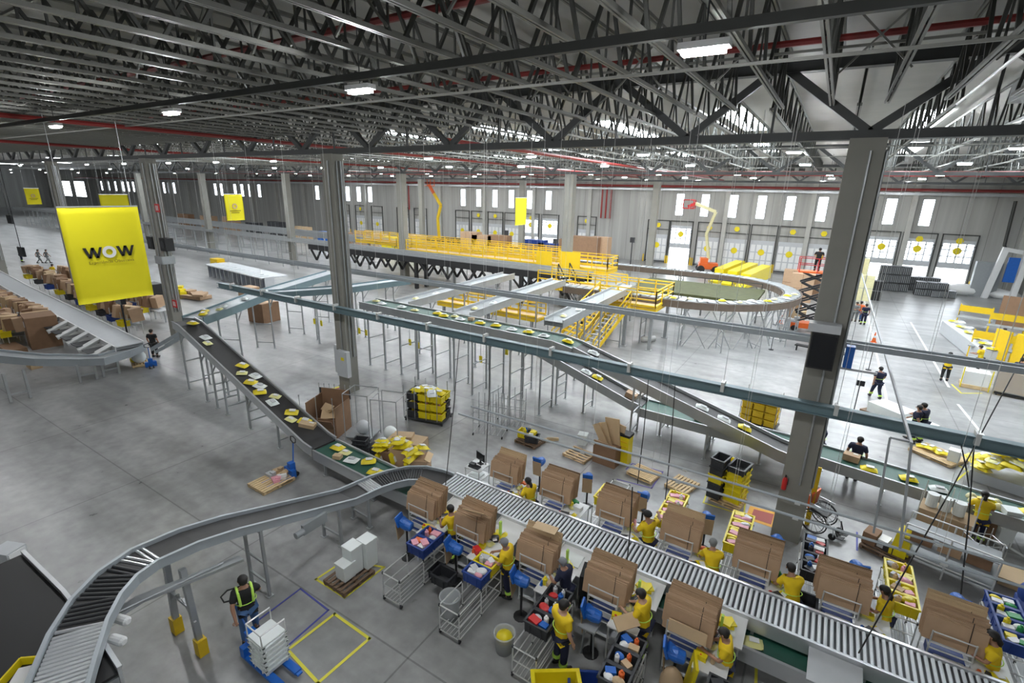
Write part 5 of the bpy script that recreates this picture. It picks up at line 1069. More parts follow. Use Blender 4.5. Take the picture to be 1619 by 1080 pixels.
# wheelchair-like hand truck: orange wheelchair
def wheelchair(loc,rz,lab_):
    t=thing('wheelchair',lab_,'wheelchair',loc,rz); t.scale=(1.3,1.3,1.3)
    for s in (-1,1):
        w=MB(); n=24; pts=[(s*.29,.3*math.cos(2*math.pi*k/n),.3+.3*math.sin(2*math.pi*k/n)) for k in range(n+1)]; w.tube(pts,.016,6,cap=False); pts=[(s*.33,.25*math.cos(2*math.pi*k/n),.3+.25*math.sin(2*math.pi*k/n)) for k in range(n+1)]; w.tube(pts,.009,5,cap=False)
        for k in range(12): w.bar((s*.29,0,.3),(s*.29,.3*math.cos(2*math.pi*k/12),.3+.3*math.sin(2*math.pi*k/12)),.006)
        w.build('rear_wheel',M['black'],t)
        MB().lathe((s*.2,.42,.08),[(.08,-.02),(.08,.02)],12,'X').build('front_wheel',M['black'],t)
        MB().tube([(s*.22,-.2,.95),(s*.22,-.15,.5),(s*.22,.2,.48),(s*.22,.42,.3),(s*.22,.45,.1)],.014,6).tube([(s*.22,-.2,.95),(s*.22,-.32,.95)],.016,6).tube([(s*.24,-.15,.7),(s*.24,.2,.68)],.018,6).build('side_frame',M['alu'],t)
        MB().box((s*.12,.55,.1),(.16,.18,.015),0,.2).bar((s*.2,.42,.35),(s*.16,.52,.12),.02).build('footrest',M['black'],t)
    MB().box((0,.03,.5),(.42,.4,.05)).build('seat',M['black'],t); MB().box((0,-.18,.74),(.42,.04,.42),0,-.1).build('backrest',M['orange'],t); MB().box((.02,-.24,.7),(.36,.06,.3),0,-.1).build('back_bag',M['orange'],t)
    return t
g=G(1285,832); wheelchair((g.x+.1,g.y,0),-1.95,'orange and black folding wheelchair at the foot of the nearest right column')
g=G(1272,835); one('guard_post','yellow rescue board post behind the wheelchair at the nearest right column','post',MB().box((0,0,1.05),(.14,.05,2.1)).box((0,-.03,1.9),(.1,.03,.2)),M['yel'],(g.x+.05,g.y+.25,0))
# taped pallet with yellow sack
g=G(1400,872); pallet((g.x,g.y,0),-.35,'dark pallet with boxes and a yellow sack between blue tape marks','dwood',6,sc=.95)
for dx,dy,sz,m,l in ((-.4,.1,(.35,.5,.35),'card2','open brown box with lamp parts on the taped dark pallet'),(-.08,.05,(.25,.4,.25),'white','white box on the taped dark pallet'),(.05,-.1,(.25,.35,.2),'dark','black box on the taped dark pallet')):
    one('carton',l,'box',MB().box((0,0,sz[2]/2),sz),M[m],(g.x+dx,g.y+dy,.15),-.35)
one('sack','tall yellow sack on the taped dark pallet','sack',MB().box((0,0,.32),(.46,.5,.62),.1,0,0,.72).box((.05,.1,.66),(.3,.3,.1),.5,.3).box((.0,-.3,.1),(.4,.2,.2),.1),M['ylm'],(g.x+.33,g.y+.05,.15),-.35)
for i,(a,b) in enumerate((((1355,842),(1355,870)),((1425,870),(1422,892)))): tape([G(*a),G(*b)],.05,'short blue tape mark at the %s of the taped dark pallet'%('left','right')[i],M['bluetape'],False)
# right side: computer cart at far left of far row
g=G(770,770); t=thing('computer_cart','white shelf cart with a black computer at the left end of the far packing row','cart',(-8.95,12.35,0)); 
for a in (-.28,.28):
    for b in (-.3,.3): MB().tube([(a,b,0),(a,b,1.15)],.02,6).build('leg',M['tube'],t)
for z in (.35,.75,1.12): MB().box((0,0,z),(.62,.66,.03)).build('shelf',M['white'],t)
t=thing('monitor','black monitor on the computer cart','monitor',(-8.92,12.5,1.14),-.3); MB().box((0,0,.28),(.44,.03,.28)).build('screen',M['screen'],t); MB().box((0,0,.07),(.05,.05,.14)).box((0,0,.01),(.2,.15,.02)).build('stand',M['black'],t)
one('keyboard','black keyboard and printer on the computer cart','keyboard',MB().box((0,0,.03),(.4,.2,.05)).box((-.1,.02,.08),(.2,.16,.08)),M['dark'],(-8.95,12.2,1.14)); one('paper_pile','pile of white paper on the middle shelf of the computer cart','paper',MB().box((0,0,.03),(.4,.4,.06)),M['foam'],(-8.95,12.3,.767))
# near props: waste bins
def bucket(loc,lab_,m,r=.28,h=.6,fill=None):
    t=thing('waste_bin',lab_,'bin',loc); MB().lathe((0,0,0),[(r*.75,0),(r,h),(r*1.06,h),(r*1.06,h+.03),(r*.93,h+.03),(r*.9,h-.02),(r*.68,.03)],18).build('body',m,t,smooth=True)
    if fill: MB().ell((0,0,h*.75),(r*.8,r*.8,h*.3),12,6).build('rubbish',fill,t,smooth=True)
g=G(712,975); bucket((g.x,g.y,0),'translucent round waste bin between the first and second near carts',M['mesh'],.26,.62)
g=G(797,1028); bucket((g.x,g.y,0),'round waste bin filled with yellow and blue film between the second and third near carts',M['mesh'],.25,.5,M['ylm'])
for i,(px,py) in enumerate(((695,915),(700,935))): g=G(px,py,.3*0); tote((g.x+.05,g.y,.02+.3*i),.0,'black','black bin stacked on the floor beside the first near cart, %s'%('lower','upper')[i],'black floor bins')
g=G(880,1098,.4); tote((g.x,g.y,.12),.6,'yellow','large yellow bin at the bottom edge in front of the standing person',sc=1.7); g=G(925,1082,.4); tote((g.x,g.y,.12),.5,'blue','dark blue bin beside the large yellow bin at the bottom edge',sc=1.2)
one('floor_box','plain grey box supporting the large yellow bin at the bottom edge','box',MB().box((0,0,.05),(1.5,.8,.1),.5),M['grey'],((G(880,1098,.4)+G(925,1082,.4))/2).to_tuple()[:2]+(0,))
g=G(1010,1015,1.0)
g=G(1063,1070,.7); one('paper_bag','crumpled kraft paper bag below the fifth near station','bag',MB().ell((0,0,.45),(.25,.22,.48),12,8).box((0,0,.2),(.4,.35,.4)),M['kraft'],(g.x,g.y,0),smooth=True)
g=G(1093,1060,.8); one('leaning_panel','narrow yellow panel leaning by the fifth near cart','panel',MB().box((0,0,.55),(.06,.5,1.1),0,0,.12),M['ylm'],(g.x,g.y,0),.3)
g=G(938,985,.9); one('grey_stool','grey plastic board standing beside the fourth near station','board',MB().box((0,0,.9),(.4,.35,.04)).bar((-.15,0,0),(-.1,0,.9),.03).bar((.15,0,0),(.1,0,.9),.03),M['grey'],(g.x-.05,g.y-.1,0))
tape([G(1195,1080),G(1196,1048),G(1240,1075)],.06,'yellow tape corner at the bottom edge right of the near row',M['ytape'],False)
tape([G(1192,1003),G(1330,1075)],.05,'yellow tape line below the green belt at the bottom edge',M['ytape'],False)
# bags left on frames behind
for i,x in enumerate(XN[1:]): one('yellow_post','slim yellow and white cushion post beside the cartons, near row, %s station'%ORD[i+1],'post',MB().box((0,0,.75),(.05,.08,1.5)),M['lime'],(x+.63,9.85,0))
# black bin column between far stations 5/6
for k in range(3): tote((1.0,12.1,.02+.3*k),math.pi/2,'black','black bin, %s from the floor between the fifth and sixth far stations'%ORD[k],'black bins between far stations')
# rolls, cage and film wrapped goods at right
g=G(1485,850); t=thing('roll_cage','wire cage stuffed with plastic rolls beside the right edge','cage',(g.x,g.y,0),-.25); MB().box((0,0,.5),(1.3,.8,.9)).build('load',M['kraft'],t)
for s in (-1,1):
    for x_ in (-.65,0,.65): MB().tube([(x_,s*.42,0),(x_,s*.42,1.6)],.016,6).build('post',M['tube'],t)
for k in range(3): 
    r=MB().lathe((0,0,0),[(.05,0),(.15,0),(.15,.42),(.05,.42)],16); one('film_roll','white film roll standing on the stuffed cage, %s from the left'%ORD[k],'roll',r,M['foam'],(g.x-.4+.32*k,g.y+.12-.08*k,.96))
g=G(1530,835); 
for k in range(6): one('foam_roll','cream foam roll in the bundle right of the stuffed cage, %s of %s row'%(('left','middle','right')[k%3],('front','back')[k//3]),'roll',MB().ell((0,0,.2),(.16,.16,.22),12,8),M['cream'],(g.x-.1+.3*(k%3),g.y+.3*(k//3)-.1,.75),group='cream foam rolls',smooth=True)
one('crate','dark crate under the cream foam rolls','box',MB().box((0,0,.38),(1.1,.8,.74)),M['card2'],(g.x+.2,g.y+.05,0))
g=G(1490,905); t=thing('tube_rack','white tube rack with slanted rails holding cartons at right','rack',(g.x,g.y,0),-.25)
for z in (.3,.7,1.1): 
    MB().box((0,0,z),(2.0,.7,.03)).build('shelf',M['grey'],t)
for x_ in (-1,0,1):
    for s in (-.42,.42): MB().tube([(x_,s,0),(x_,s,1.3)],.022,6).build('post',M['tube'],t)
for s in (-.42,.42): MB().tube([(-1,s,1.3),(1,s,1.3)],.022,6).tube([(-1,s,.4),(1,s,.4)],.022,6).build('rail',M['tube'],t)
for k in range(3): one('carton','brown carton on the white tube rack at right, %s from the left'%ORD[k],'box',MB().box((0,0,.16),(.5,.5,.32)),M['card' if k%2 else 'card2'],(g.x-.6+.6*k,g.y+.15-.15*k,.72),-.25)
g=G(1590,862); 
for k in range(2): foambox((g.x-.1,g.y+.1,.0+.6*k),.2,.55,'white foam box at the right edge, %s one of the tall stack'%('lower','upper')[k])
g=G(1600,925); one('board_sheet','large pale chipboard sheet on low trestles at the right edge','board',MB().box((0,0,.3),(1.5,.9,.05)).box((0,0,.14),(1.2,.6,.26)),M['card3'],(g.x+.3,g.y,0),-.2)
g=G(1540,905); t=wire((g.x,g.y,0),.4,'cluttered wire trolley of clamps left of the chipboard sheet',1.3,.7,.6,5)
g=G(1612,985); one('blue_bag','dark blue bag on a chair at the right edge','bag',MB().ell((0,0,.9),(.25,.25,.3),10,7).box((0,0,.35),(.4,.4,.7)),M['nblue'],(g.x,g.y,0),smooth=True)
g=G(1425,1000,.3); one('film_heap','clear plastic film heap on the floor left of the last far station','film',MB().ell((0,0,.25),(.3,.3,.3),10,6).ell((.2,-.2,.15),(.25,.25,.2),10,6),M['foam'],(2.85,12.0,0),smooth=True)
# beyond the green belt
g=G(1198,672); t=thing('crate_trolley','wheeled trolley with stacked orange yellow bins behind the incline belt','trolley',(g.x,g.y,0),-.15); MB().box((0,0,.14),(1.6,.9,.08)).build('base',M['dark'],t)
for x_ in (-.75,.75): MB().tube([(x_,-.42,.1),(x_,-.42,1.7)],.016,6).tube([(x_,.42,.1),(x_,.42,1.7)],.016,6).build('post',M['steel'],t)
for k in range(12):
    lv=k//3; o=inst(BIN['yellow'],'tote_bin',(g.x-.5+.5*(k%3),g.y-.0-.07*(k%3),.2+lv*.34),(0,0,math.pi/2-.15),mt=M['yel']); tag(o,'orange yellow bin, %s layer, %s column on the trolley behind the incline'%(ORD[lv],('left','middle','right')[k%3]),'bin','orange yellow bins on the trolley'); o.scale=(1.2,1.1,1)
# white wrapped pallets
g=G(1420,668); t=thing('wrapped_pallet','long low load of white film wrapped slabs on a dark pallet beyond the green belt','pallet load',(g.x,g.y,0),-.7); MB().box((0,0,.07),(3.0,1.2,.14)).build('pallet',M['dwood'],t); MB().box((-.4,0,.4),(1.6,1.1,.5)).box((.8,0,.28),(1.2,1.1,.3)).build('slabs',M['foam'],t)
g=G(1482,722); p_=pallet((g.x,g.y,0),-.6,'wood pallet with yellow bags and a white box beyond the green belt','wood',9,sc=1.3)
for k in range(4): parcel('yellow',(g.x-.5+.25*k,g.y+.25-.15*k,.17+.07*(k%2)),k*.9,0,'yellow bag on the wood pallet beyond the green belt, %s from the left'%ORD[k],'yellow bags on that pallet',1.1)
g=G(1505,733); foambox((g.x,g.y,.15),-.3,.42,'white box at the near corner of the wood pallet beyond the belt')
tape([G(1455,700),G(1530,745),G(1512,760)],.06,'yellow tape beside the wood pallet beyond the green belt',M['ytape'],False)
# handheld stands
for i,(px,py,z) in enumerate(((1349,654,1.5),(1373,585,1.3),(1219,553,1.3),(1511,515,1.3))):
    g=G(px,py); t=thing('scanner_stand',['thin black stand with small square screen near the green belt','thin black floor stand left of the walking person','thin black floor stand below the sorter loop','thin black floor stand near the dark tyre like stacks'][i],'stand',(g.x,g.y,0)); MB().lathe((0,0,0),[(.16,0),(.16,.03),(.02,.05),(.02,z)],12).build('pole',M['black'],t)
    if i==0: MB().box((0,0,z+.1),(.36,.06,.26)).build('screen',M['screen'],t)
# yellow bag heap in a cage, right
g=G(1580,765); t=thing('bag_cage','clear wrapped cage overflowing with yellow mailers at the right edge','cage',(g.x,g.y,0),-.3); MB().box((0,0,.2),(1.7,1.1,.4)).build('wrapped_base',M['lgrey'],t)
for k in range(44):
    a=rnd.uniform(-.8,.8);b=rnd.uniform(-.5,.5); z=.42+1.0*(1-(a/.9)**2)*(1-(b/.75)**2)*rnd.uniform(.35,1); parcel('yellow' if k%4 else 'pale yellow',(g.x+a,g.y+b,z),rnd.uniform(0,6),rnd.uniform(-.3,.3),'yellow mailer heaped in the wrapped cage at the right edge','yellow mailers heaped in the cage',1.55)
# ground items in mid hall
g=G(1025,540); one('roll','white roll lying alone on the bare floor under the mezzanine','roll',MB().lathe((0,0,.2),[(.2,-.5),(.2,.5)],16,'X'),M['white'],g,.9,smooth=True)
for i,(px,py) in enumerate(((1381,541),(1234,512))):
    g=G(px,py); t=thing('traffic_cone','orange traffic cone %s'%('beside the long floor line near the column','below the scissor lift'),'cone',(g.x,g.y,0)) if False else thing('traffic_cone',['orange and white traffic cone beside the long white floor line','orange traffic cone near the base of the scissor lift'][i],'cone',(g.x,g.y,0)); MB().lathe((0,0,0),[(.2,.0),(.2,.04),(.14,.05),(.03,.75)],14).build('cone',M['orange'],t); MB().lathe((0,0,.35),[(.112,0),(.085,.16)],14).build('band',M['white'],t)
for i,(a,b) in enumerate((((1365,468),(1400,622)),((1440,510),(1500,612)),((1515,640),(1556,690)),((1400,622),(1404,650)),((1556,690),(1619,745)),((1560,845),(1619,880)))): tape([G(*a),G(*b)],.12,'white painted floor line, %s from the left at the right aisle'%ORD[i],M['wtape'],False)
tape([G(1290,655),G(1330,648),G(1375,665)],.06,'faint yellow tape arc right of the nearest column',M['ytape'],False)
# scissor lift
def scissor(loc,rz,lab_,h,n,m):
    t=thing('scissor_lift',lab_,'scissor lift',loc,rz); MB().box((0,0,.45),(2.2,1.1,.4)).build('chassis',M['orange'],t)
    for x_ in (-.85,.85):
        for s in (-1,1): MB().lathe((x_,s*.5,.22),[(.22,-.09),(.22,.09)],16,'Y').build('wheel',M['black'],t)
    st=(h-.7)/n
    for s in (-.4,.4):
        mb=MB()
        for k in range(n): z=.7+k*st; mb.bar((-.9,s,z),(.9,s,z+st),.12); mb.bar((.9,s,z),(-.9,s,z+st),.12)
        mb.build('scissor_arms',M['dark'],t)
    MB().box((0,0,h+.05),(2.4,1.1,.12)).build('platform',M['orange'],t); r=MB()
    for z in (.6,1.1):
        r.tube([(-1.2,-.55,h+z),(1.2,-.55,h+z),(1.2,.55,h+z),(-1.2,.55,h+z),(-1.2,-.55,h+z)],.03,6)
    for x_ in (-1.2,0,1.2):
        for s in (-.55,.55): r.tube([(x_,s,h),(x_,s,h+1.1)],.03,6)
    r.build('guard_rail',M['red' if m=='red' else 'orange'],t); return t
g=G(1272,522); scissor((g.x,g.y,0),.15,'raised orange scissor lift in front of the brown cartons left of the column',4.6,5,'red')
person(1287,412,1.7,0,'work','person in dark clothes on the raised scissor lift platform','tee','tee',band=False,ground=(g.x,g.y,0),z0=4.72)
def boom(loc,pts,lab_,m1,m2,bm):
    t=thing('boom_lift',lab_,'boom lift',loc,.3); MB().box((0,0,.9),(2.4,1.6,.8)).box((-.6,0,1.6),(1.0,1.4,.7)).build('chassis',M[bm],t)
    for x_ in (-.95,.95):
        for s in (-1,1): MB().lathe((x_,s*.95,.5),[(.5,-.18),(.5,.18)],18,'Y').build('wheel',M['black'],t)
    P=[Vector(p) for p in pts]; o=Vector(loc)
    for i in range(len(P)-1): 
        b=MB().bar(P[i]-Vector((0,0,0)),P[i+1],.34,.4).build('boom_section',M[m1 if i<len(P)-2 else m2],t); b.matrix_basis=Matrix.Rotation(-.3,4,'Z')@Matrix.Translation(-o)
    e=P[-1]; bk=MB(); 
    for z in (0,1.1): bk.tube([e+Vector(v)+Vector((0,0,z-.2)) for v in ((-.8,-.5,0),(.8,-.5,0),(.8,.5,0),(-.8,.5,0),(-.8,-.5,0))],.06,6)
    for v in ((-.8,-.5),(.8,-.5),(.8,.5),(-.8,.5)): bk.tube([e+Vector((v[0],v[1],-.2)),e+Vector((v[0],v[1],.9))],.06,6)
    b=bk.build('basket',M[m2],t); b.matrix_basis=Matrix.Rotation(-.3,4,'Z')@Matrix.Translation(-o); return t
def yb(px,py,Y): return GY(px,py,Y)
g=G(1120,412); Yb=g.y if g.y<76 else 74; g=GY(1120,412,72.0); boom((g.x,72,0),[(g.x,72,1.8),yb(1117,370,72),yb(1132,335,72),yb(1100,322,72),yb(1088,327,72)],'orange boom lift with pale folded arm raised by the docks','cream','red','orange')
g=GY(694,356,70); boom((g.x,70,0),[(g.x,70,1.8),yb(692,345,70),yb(697,325,70),yb(686,306,70),yb(678,292,70)],'orange articulated boom lift reaching to the roof left of the mezzanine','yel','orange','yel')
# stacks by the docks
def stackbox(px,py,Y,lab_,cat,m,w,d,h,nx=1,name='carton',rz=0,grp=None,z=0):
    g=GY(px,py,Y); t=thing(name,lab_,cat,(g.x,Y,z),rz,grp); mb=MB(); mb.box((0,0,h/2),(w,d,h)); mb.build('load',m,t)
    s=MB()
    for k in range(1,nx): s.box((-w/2+w*k/nx,-d/2-.01,h/2),(.04,.02,h))
    s.box((0,-d/2-.01,h*.5),(w,.02,.04)); s.build('seam',M['card2'] if m in (M['card'],M['card2']) else M['grey'],t); return t
def at(px,py): return G(px,py)
for i,(px,py) in enumerate(((1147,422),(1168,424),(1190,424))):
    g=GY(px,py,66-i*1.2); t=thing('yellow_panel_stack','slanting block of bright yellow panels near the docks, %s of three'%('left','middle','right')[i],'panel stack',(g.x,66-i*1.2,0),-.3); MB().box((0,1.2,1.2),(1.15,5.2,1.5),0,.12).box((0,-1.8,.35),(1.15,1.6,.6),0,.45).build('panels',M['ylm'],t)
for i,(px,Y,w,h,m) in enumerate(((1257,62,2.0,2.6,'card'),(1272,58,2.0,2.8,'card'),(1268,50,1.0,2.3,'card'),(1290,60,1.5,2.2,'card2'))):
    stackbox(px,430,Y,'tall brown carton stack left of the scissor lift, %s from the left'%ORD[i],'box',M[m],w,1.2,h,2)
for i,(px,Y,w,h,m,l) in enumerate(((1352,66,1.6,4.0,'cream','tall cream wrapped stack just right of the nearest column'),(1360,63,2.2,2.6,'cream','cream crate stack just right of the nearest column'),(1381,64,1.6,2.0,'black','black crate stack beside the cream stacks'))):
    stackbox(px,450,Y,l,'crate stack',M[m],w,1.2,h,3,name='crate_stack')
def tyres(px,py,n,lab_,w=2.0,h=.7):
    g=G(px,py); 
    for k in range(n):
        dx=(k%3)*w*.8; lv=k//3; t=thing('crate_stack','dark grey ribbed crate, %s, %s layer, %s column'%(lab_,('lower','middle','upper')[lv],('left','middle','right')[k%3]),'crate',(g.x+dx,g.y+(k%3)*.2,lv*h),0,'dark ribbed crates by the docks'); MB().box((0,0,h/2),(w*.78,1.3,h*.94),0,0,0,.96).build('body',M['dark'],t); r=MB()
        for q in range(6): r.box((-w*.34+q*w*.136,-.66,h/2),(.05,.04,h*.8))
        r.build('rib',M['grey'],t)
tyres(1392,458,9,'stack before the second open dock',1.25,.95); tyres(1438,458,6,'stack between the two right open docks',1.3,.8); tyres(1452,466,6,'nearer stack by the right open docks',1.2,.75); tyres(1476,469,3,'nearest low stack by the right open docks',.9,.8)
g=G(1550,468); one('scrap_heap','heap of clear film and white scraps at the right docks','scrap heap',MB().ell((-1.6,0,.5),(1.6,1.0,.7),12,8).ell((.6,.2,.4),(2.2,1.0,.6),12,8).ell((1.8,-.5,.4),(1.4,.8,.5),12,8),M['white'],g,smooth=True)
stackbox(1558,440,74,'dark grey tall cabinet against the far wall at right','cabinet',M['grey'],2.2,.8,3.8,2,name='cabinet')
t=thing('steel_frame','pale steel and blue frame leaning by the wall at the far right','frame',(GY(1595,420,73).x,73,0)); MB().bar((-1.2,0,0),(-.6,0,5.5),.5).bar((1.0,0,0),(1.2,0,5.0),.5).bar((-.6,0,5.3),(1.2,0,5),.4).build('frame',M['white'],t); MB().box((.3,0,3.2),(.9,.3,2.6)).build('panel',M['blue'],t)
DH=1.75
for i,(px,Y,w,h,m) in enumerate(((905,64,3.5,2.2,'card2'),(925,62,4.2,2.6,'card2'),(950,63,2.5,2.6,'card'),(745,64,3.2,2.2,'card'),(765,64,3.6,2.0,'card'),(790,64,3.5,2.1,'card2'),(715,66,3.5,1.4,'dark'),(690,66,4.0,1.2,'dark'),(848,70,3.5,1.6,'nblue'),(868,70,3.0,1.4,'nblue'),(660,64,2.4,1.5,'card3'),(600,62,3.0,1.4,'card3'),(575,62,3.0,1.6,'card'),(645,60,4.0,1.3,'ylm'),(620,60,3.5,1.4,'ylm'),(545,62,3.0,1.3,'card'),(515,62,3.0,1.2,'blue'),(480,62,4.0,1.5,'card3'),(440,62,4.0,1.8,'dark'),(405,62,4.0,1.5,'dark'),(370,64,5.0,1.8,'card'),(335,64,5.0,1.7,'card'),(300,64,5.0,1.7,'card2'))):
    wd={'card':'brown carton','card2':'dark brown carton','card3':'pale carton','dark':'dark crate','nblue':'dark blue wrapped','ylm':'yellow bag','blue':'blue crate'}[m]
    stackbox(px,380,Y,'%s stack by the dock side behind the mezzanine, %s in the list from the right'%(wd,ORD[i]) if False else '%s stack by the docks, %s'%(wd,('directly right of the brownish column','right of the brownish column, larger middle one','right of the brownish column, rightmost','left of the slim banner, third','left of the slim banner, second','left of the slim banner, first','left of the brown cartons, right half','left of the brown cartons, left half','under the left open dock','under the second open dock','behind the orange boom lift','left of the boom lift','left of the boom lift, darker','behind the railing, right heap','behind the railing, left heap','behind the tall centre column','bright one behind the tall centre column','left of the tall centre column','dark pair left of centre, right one','dark pair left of centre, left one','under the round seal banner, right','under the round seal banner, left','behind the left column')[i]),'pallet load',M[m],w,1.4,h*DH,3,name='pallet_load')

g=G(930,388)
# left area: cartons, low racks, clutter
g=G(72,545); t=thing('bulk_carton','large open brown carton with a white label standing by the left chute sorter','box',(g.x,g.y,0),-.15); MB().box((0,0,1.0),(1.9,1.5,2.0)).build('body',M['card2'],t); MB().box((-1.1,0,1.9),(.5,1.4,.03),0,0,.3).box((-1.1,0,1.0),(.5,1.2,.6)).build('flap',M['card3'],t); MB().box((.1,-.76,1.5),(.4,.01,.35)).build('label',M['white'],t)
g=G(419,507); t=thing('bulk_carton','brown carton under the upper left feeder conveyors','box',(g.x,g.y,0),.1); MB().box((0,0,.75),(1.7,1.5,1.5)).build('body',M['card2'],t); MB().box((0,0,1.51),(1.5,1.3,.02)).build('top',M['card'],t)
g=G(395,470); one('carton','smaller brown carton behind the one under the feeders','box',MB().box((0,0,.5),(1.6,1.2,1.0)),M['card'],g)
g=G(240,582); truck((g.x,g.y,0),-1.9,'blue pallet truck ridden by the person in black at the left column',.2,'blue',.9)
g=G(222,577); pallet((g.x,g.y,0),-.3,'pallet with a white sack in front of the left pallet truck','wood',6,sc=.8); one('sack','white sack on the pallet in front of the left truck','sack',MB().ell((0,0,.35),(.4,.35,.38),10,7),M['foam'],(g.x,g.y,.15),smooth=True); one('box','yellow box on the pallet in front of the left truck','box',MB().box((0,0,.1),(.3,.3,.2)),M['ylm'],(g.x-.45,g.y-.1,.15))
g=G(55,581); one('carton','flat open carton lying on the floor at the left','box',MB().box((0,0,.12),(.8,.5,.24)),M['card3'],g)
g=G(20,555); one('carton','flattened brown cartons on the floor at the left edge','box',MB().box((0,0,.15),(2.2,.9,.3)),M['card2'],g)
g=G(203,535,0); t=thing('scanner_stand','black screen on a pole beside the left packing row','stand',(g.x,g.y,0)); MB().tube([(0,0,0),(0,0,3.2)],.06,8).build('pole',M['black'],t); MB().box((0,0,2.9),(.8,.3,1.0)).build('screen',M['screen'],t)
for i,(px,py,zz) in enumerate(((16,347,6.4),(34,398,4.2))):
    g=G(px,py,zz); one('hanging_screen','black hanging screen at the far left, %s one'%('upper','lower')[i],'screen',MB().box((0,0,0),(1.2,.2,.8)).bar((0,0,.4),(0,0,12.3-zz),.04),M['screen'],g)
t=thing('black_rack','black and yellow bin rack beside the left column','rack',(G(247,480).x,G(247,480).y,0)); MB().box((0,0,.9),(1.6,1.0,1.8)).build('frame',M['black'],t); MB().box((.5,-.52,.7),(.7,.1,1.0)).build('yellow_bins',M['ylm'],t)
g=G(310,472); one('carton_heap','low heap of flattened brown cartons right of the left column','box',MB().box((0,0,.2),(2.6,1.2,.3),.2).box((.3,.1,.45),(2.0,1.0,.2),-.3).box((1.3,-.2,.6),(1.0,.8,.2),.5,.2).box((-1.2,.1,.5),(.9,.8,.3),.1),M['card'],g)
g=G(270,512); t=thing('work_table','light table with green cloth left of the descending belt top','table',(g.x-1.5,g.y,0)); MB().box((0,0,.9),(1.8,.9,.05)).build('table_top',M['lgrey'],t); MB().bar((-.8,0,0),(-.8,0,.9),.08).bar((.8,0,0),(.8,0,.9),.08).build('leg',M['steel'],t); MB().ell((-.7,0,1.0),(.2,.2,.12),8,6).build('cloth',M['green'],t)
# left packing rows: racks of brown cartons with yellow bins
def clump(px,py,i,row):
    g=G(px,py); w='left packing area, %s row, %s from the right'%(row,ORD[i]); t=thing('carton_rack','loaded rack of brown cartons, '+w,'rack',(g.x,g.y,0),rnd.uniform(-.2,.2),'carton racks in the left packing area')
    for a in (-.55,.55):
        for b in (-.4,.4): MB().tube([(a,b,0),(a,b,1.5)],.03,5).build('post',M['tube'],t)
    MB().box((0,0,.7),(1.1,.8,.04)).box((0,0,1.1),(1.1,.8,.04)).build('shelf',M['grey'],t)
    for k in range(5):
        o=one('flat_carton_bundle','%s brown carton bundle, %s'%(('left','centre left','middle','centre right','right')[k],w),'cardboard',MB().box((0,0,.36),(.5,.75,.72+.25*rnd.random()),rnd.uniform(-.5,.5),rnd.uniform(-.3,.15)),M[('card','card2','card3','card2','card')[(i+k)%5]],(g.x-.9+.45*k,g.y+rnd.uniform(-.25,.25),1.13),group='carton bundles in the left packing area')
    tote((g.x+.3,g.y-.6,.72),0,('yellow','blue','black')[i%3],'%s bin in front of the rack, %s'%(('yellow','blue','black')[i%3],w),'bins in the left packing area',1.3)
for i in range(10): clump(212-i*17,527-i*8.6,i,'farther')
for i in range(8): clump(240-i*19,505-i*7.6,i,'rear')
for i in range(7): clump(62-i*14,528-i*7,i,'nearer')
for i in range(5): clump(30-i*13,545-i*6,i,'nearest')
for i,(px,py) in enumerate(((20,508),(35,512),(45,522),(15,528),(108,440),(285,470))):
    g=G(px,py); o=one('yellow_bags','yellow bags piled at the left packing area, %s pile'%ORD[i],'bag',MB().box((0,0,.4),(.9,.6,.8),.3).box((.5,.1,.3),(.6,.5,.6),-.4).box((-.3,.2,.9),(.6,.4,.2),.8,.2),M['ylm'],g)
# low blue-panelled trestles in the left mid floor
g0=G(338,437);g1=G(428,462); t=thing('conveyor_sections','row of spare conveyor sections with dark blue end panels on the left mid floor','conveyor parts',(g0.x,g0.y,0)); d=(g1-g0)
for k in range(14):
    p=g0+d*(k/13); MB().box((p.x-g0.x,p.y-g0.y,.75),(.08,1.0,1.5)).build('panel_frame',M['lgrey'],t)
MB().bar((0,.6,1.4),(d.x,d.y+.6,1.4),2.6,.12).build('top_deck',M['lgrey'],t); MB().bar((0,.1,.7),(d.x,d.y+.1,.7),.1,1.2).build('blue_panel',M['nblue'],t)
g=G(345,421); one('ride_cart','small yellow and orange machine on the left mid floor','machine',MB().box((0,0,.5),(1.6,1.0,1.0)).box((1.2,0,.35),(.8,.8,.5)),M['yel'],g)
# right yellow packing stations
def ystation(px,py,rz,lab_,k):
    g=G(px,py); t=thing('packing_bench',lab_,'workbench',(g.x,g.y,0),rz); MB().box((0,0,.9),(2.2,1.0,.06)).build('bench_top',M['grey'],t)
    for a in (-1,1):
        for b in (-.45,.45): MB().bar((a,b,0),(a,b,1.9 if b>0 else .9),.07).build('leg',M['yel'],t)
    MB().box((0,.45,1.55),(2.1,.06,.5)).build('back_panel',M['yel'],t)
ystation(1535,520,-.2,'yellow framed bench with long back panel at the right, rear one',0); ystation(1585,535,-.2,'yellow framed bench at the right, middle one',1); ystation(1560,570,-.25,'yellow framed bench at the right, nearer one',2)
for i,(px,py) in enumerate(((1572,578),(1605,588))):
    g=G(px,py); one('safety_screen','orange yellow slatted guard panel at the right stations, %s one'%('left','right')[i],'guard panel',MB().box((0,0,1.4),(.1,1.0,1.9),.6).bar((0,0,0),(0,0,.6),.08),M['yel'],g)
g=G(1600,525); one('brown_screen','large brown board screen behind the right stations','board',MB().box((1.0,0,1.3),(4.5,.1,2.6),-.3),M['card2'],(g.x+.5,g.y+1.5,0))
